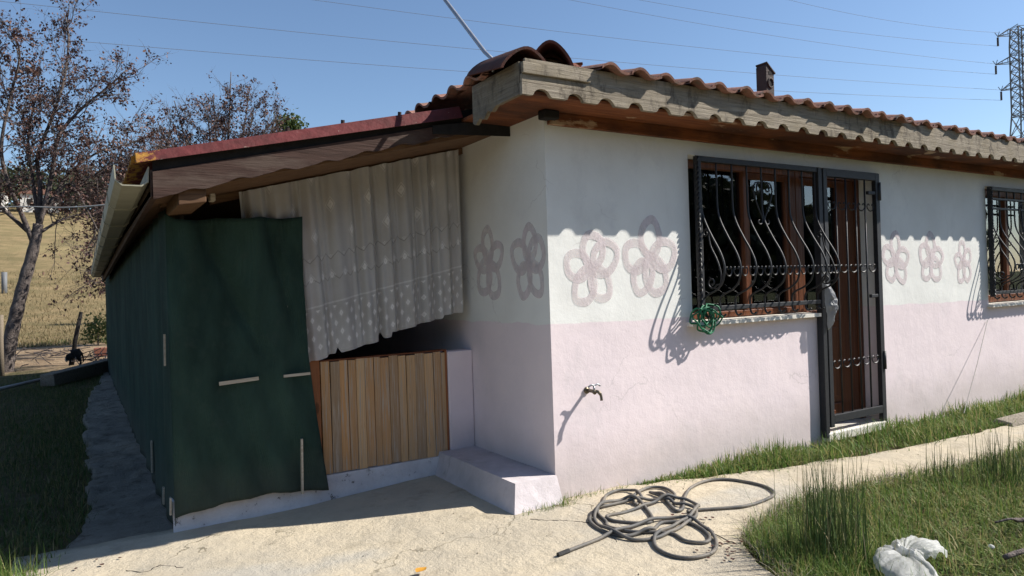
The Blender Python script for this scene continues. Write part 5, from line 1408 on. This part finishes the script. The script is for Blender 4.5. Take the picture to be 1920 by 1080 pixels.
tag(obj('fence_post', MB().tube([(-5.2, 70, 1.9), (-5.19, 70, 3.0), (-5.16, 70, 4.0)], 0.2, 8), M['pylon'], sm=True), 'grey post standing far out in the dry field by the leaning trunk', 'post')
tag(obj('loose_brick', MB().hexa([(0.26, 21.0, -0.06), (0.66, 20.9, -0.06), (0.68, 21.1, -0.06), (0.28, 21.2, -0.06), (0.26, 21.0, 0.16), (0.66, 20.9, 0.16), (0.68, 21.1, 0.16), (0.28, 21.2, 0.16)]), M['brick'], bev=0.015), 'red clay block on the bare sand behind the porch', 'brick')
r = np.random.default_rng(250)
twg = MB()
for _ in range(46):
    p = np.array([r.normal(-0.75, 0.5), r.normal(21.5, 1.0), r.uniform(0, .12)]) if _ < 26 else np.array([r.normal(0.3, 0.18), r.normal(17.6, .3), r.uniform(0.1, .25)])
    d = r.normal(0, 1, 3) * np.array([.3, .3, .08]); twg.tube([p - d, p + r.normal(0, .03, 3), p + d], 0.010, 4)
obj('dry_brushwood', twg, M['bark'], kind='stuff')
# cat: one continuous skinned body, head lowered towards the ground
def cat():
    o3 = Vector((-0.12, 17.0, 0.05))
    J = {'hip': (0.09, 0, 0.20), 'mid': (0.0, 0, 0.225), 'sho': (-0.10, 0, 0.185), 'neck': (-0.145, 0.0, 0.15), 'head': (-0.185, 0, 0.105), 'muz': (-0.205, 0.0, 0.07)}
    ed = [('hip', 'mid'), ('mid', 'sho'), ('sho', 'neck'), ('neck', 'head'), ('head', 'muz')]
    Rr = {'hip': .075, 'mid': .078, 'sho': .072, 'neck': .055, 'head': .055, 'muz': .03}
    for s, nm in ((-1, 'a'), (1, 'b')):
        y = 0.04 * s
        J.update({'fu' + nm: (-0.105, y, 0.12), 'fl' + nm: (-0.11, y, 0.05), 'fp' + nm: (-0.13, y, 0.008), 'hk' + nm: (0.065, y, 0.12), 'hh' + nm: (0.125, y, 0.07), 'hp' + nm: (0.10, y, 0.008)})
        Rr.update({'fu' + nm: .034, 'fl' + nm: .024, 'fp' + nm: .024, 'hk' + nm: .045, 'hh' + nm: .025, 'hp' + nm: .025})
        ed += [('sho', 'fu' + nm), ('fu' + nm, 'fl' + nm), ('fl' + nm, 'fp' + nm), ('hip', 'hk' + nm), ('hk' + nm, 'hh' + nm), ('hh' + nm, 'hp' + nm)]
        J['ear' + nm] = (-0.165, 0.032 * s, 0.165); Rr['ear' + nm] = .01; ed.append(('head', 'ear' + nm))
    J.update({'t1': (0.15, 0, 0.19), 't2': (0.175, 0.01, 0.12), 't3': (0.18, 0.015, 0.05)}); Rr.update({'t1': .022, 't2': .018, 't3': .014})
    ed += [('hip', 't1'), ('t1', 't2'), ('t2', 't3')]
    ks = list(J); me = bpy.data.meshes.new('black_cat')
    me.from_pydata([tuple(Vector(J[k]) + o3) for k in ks], [(ks.index(a), ks.index(b)) for a, b in ed], [])
    o = put('black_cat', me)
    sk = o.modifiers.new('skin', 'SKIN'); sk.use_smooth_shade = True
    for i, k in enumerate(ks):
        me.skin_vertices[0].data[i].radius = (Rr[k], Rr[k])
    me.skin_vertices[0].data[ks.index('mid')].use_root = True
    sb = o.modifiers.new('sub', 'SUBSURF'); sb.levels = 2; sb.render_levels = 2
    dg = bpy.context.evaluated_depsgraph_get()
    em = bpy.data.meshes.new_from_object(o.evaluated_get(dg))
    o.modifiers.clear(); o.data = em
    em.transform(Matrix.Translation(o3) @ Matrix.Diagonal((0.82, 1.1, 1.28, 1)) @ Matrix.Translation(-o3)); em.materials.clear(); em.materials.append(M['fur']); em.materials.append(M['white_fur'])
    for p in em.polygons:
        c = p.center - o3
        p.use_smooth = True
        if c.x < -0.13 and c.z < 0.13: p.material_index = 1
        elif c.x < -0.055 and c.z < 0.17 and abs(c.y) < .04: p.material_index = 1
    return o
tag(cat(), 'black cat with pale muzzle lowering its head behind the squared timber', 'cat')

# ------------------------------------------------------------------ cable, pylon and power lines
cb = spline([(-2.6, 18.0, 3.2), (-0.839, 11.083, 2.60), (-0.109, 8.286, 2.30), (0.239, 6.428, 2.125), (0.40, 5.6, 2.08), (0.45, 4.9, 2.02), (0.43, 4.55, 1.98)], 8)
tag(obj('pale_cable', MB().tube(cb, 0.0065, 5), M['cable'], sm=True), 'thin pale cable running past the gutter into the porch eave', 'cable')
bx, by = 126.5, 51.35
dv = Vector((0.851, -0.524, 0)); dn = Vector((0.524, 0.852, 0))
pyl = thing('pylon', (bx, by, 0), 'grey lattice electricity pylon rising beyond the roof end', 'pylon')
def W(a, b, z): return Vector((bx, by, z)) + dv * a + dn * b
def half(z): return 1.0 + max(0, (26 - z)) * 0.06 if z < 26 else 1.0 - max(0, z - 37) * 0.05
lt = MB(); lv = list(np.arange(0, 26, 3.2)) + list(np.arange(26, 39.9, 1.35))
for sa, sb_ in ((-1, -1), (1, -1), (1, 1), (-1, 1)):
    for a, b in zip(lv[:-1], lv[1:]):
        lt.bar(W(sa * half(a), sb_ * half(a), a), W(sa * half(b), sb_ * half(b), b), 0.17)
obj('legs', lt, M['pylon'], pyl)
br = MB()
cs = [(-1, -1), (1, -1), (1, 1), (-1, 1)]
for a, b in zip(lv[:-1], lv[1:]):
    for q in range(4):
        p, n_ = cs[q], cs[(q + 1) % 4]
        br.bar(W(p[0] * half(a), p[1] * half(a), a), W(n_[0] * half(b), n_[1] * half(b), b), 0.085)
        br.bar(W(n_[0] * half(a), n_[1] * half(a), a), W(p[0] * half(b), p[1] * half(b), b), 0.085)
        br.bar(W(p[0] * half(b), p[1] * half(b), b), W(n_[0] * half(b), n_[1] * half(b), b), 0.07)
obj('bracing', br, M['pylon'], pyl)
ends = []
for z, L in ((38.2, 3.5), (33.8, 3.95), (29.7, 3.25)):
    for sg in (-1, 1):
        am = MB()
        for s in (-1, 1):
            am.bar(W(sg * 1.0, s * 1.0, z + 1.5), W(sg * L, 0, z), 0.11)
            am.bar(W(sg * 1.0, s * 1.0, z + 0.35), W(sg * L, 0, z), 0.11)
        for f_ in (0.35, 0.65):
            aa = W(sg * (1 + (L - 1) * f_), 0, z + 1.5 * (1 - f_)); b2 = W(sg * (1 + (L - 1) * f_), 0, z + 0.35 * (1 - f_))
            am.bar(aa, b2, 0.07)
        am.bar(W(sg * L, 0, z), W(sg * (L + 0.45), 0, z + 0.6), 0.07).bar(W(sg * L, 0, z), W(sg * (L - 0.3), 0, z + 0.75), 0.07)
        obj('cross_arm', am, M['pylon'], pyl)
        ins = MB()
        top = W(sg * L, 0, z - 0.15)
        zz_ = np.linspace(0, 1.35, 28)
        ins.tube([top - UP * q for q in zz_], 0.10 + 0.07 * (np.arange(28) % 2), 8)
        obj('insulator', ins, M['insul'], pyl)
        if sg < 0: ends.append((W(sg * L, 0, z - 1.5), W(sg * (L - 0.1), 0, z + 0.1)))
Wp = [((-5.524, 79.714, 29.459), ends[2][1]), ((1.024, 80.294, 26.909), ends[2][0]), ((23.639, 79.091, 34.774), ends[1][0]), ((55.661, 73.479, 38.695), ends[1][1]), ((65.616, 71.171, 39.707), ends[0][0]), ((88.911, 65.059, 41.814), ends[0][1] + UP * 0.5)]
nm = ['power line crossing the sky highest above the withered tree', 'power line second lowest, vanishing behind the porch roof', 'power line passing just above the arched cap tile',
      'power line entering the top of the picture above the grille window', 'power line reaching the top arm insulator of the pylon', 'uppermost short power line at the top of the pylon']
for (a, b), lb in zip(Wp, nm):
    a = Vector(a); b = Vector(b); e = a + (a - b) * 0.45
    pts = []
    for t in np.linspace(0, 1, 60):
        p = e.lerp(b, t); s = t * (1 - t) * 4
        t0 = 0.45 / 1.45; s0 = t0 * (1 - t0) * 4
        pts.append(p - UP * (1.6 * (s - s0 * (1 - t) / (1 - t0))) if t > t0 else p)
    tag(obj('power_line', MB().tube(pts, 0.02, 4), M['wire']), lb, 'power line', 'power lines strung to the pylon')
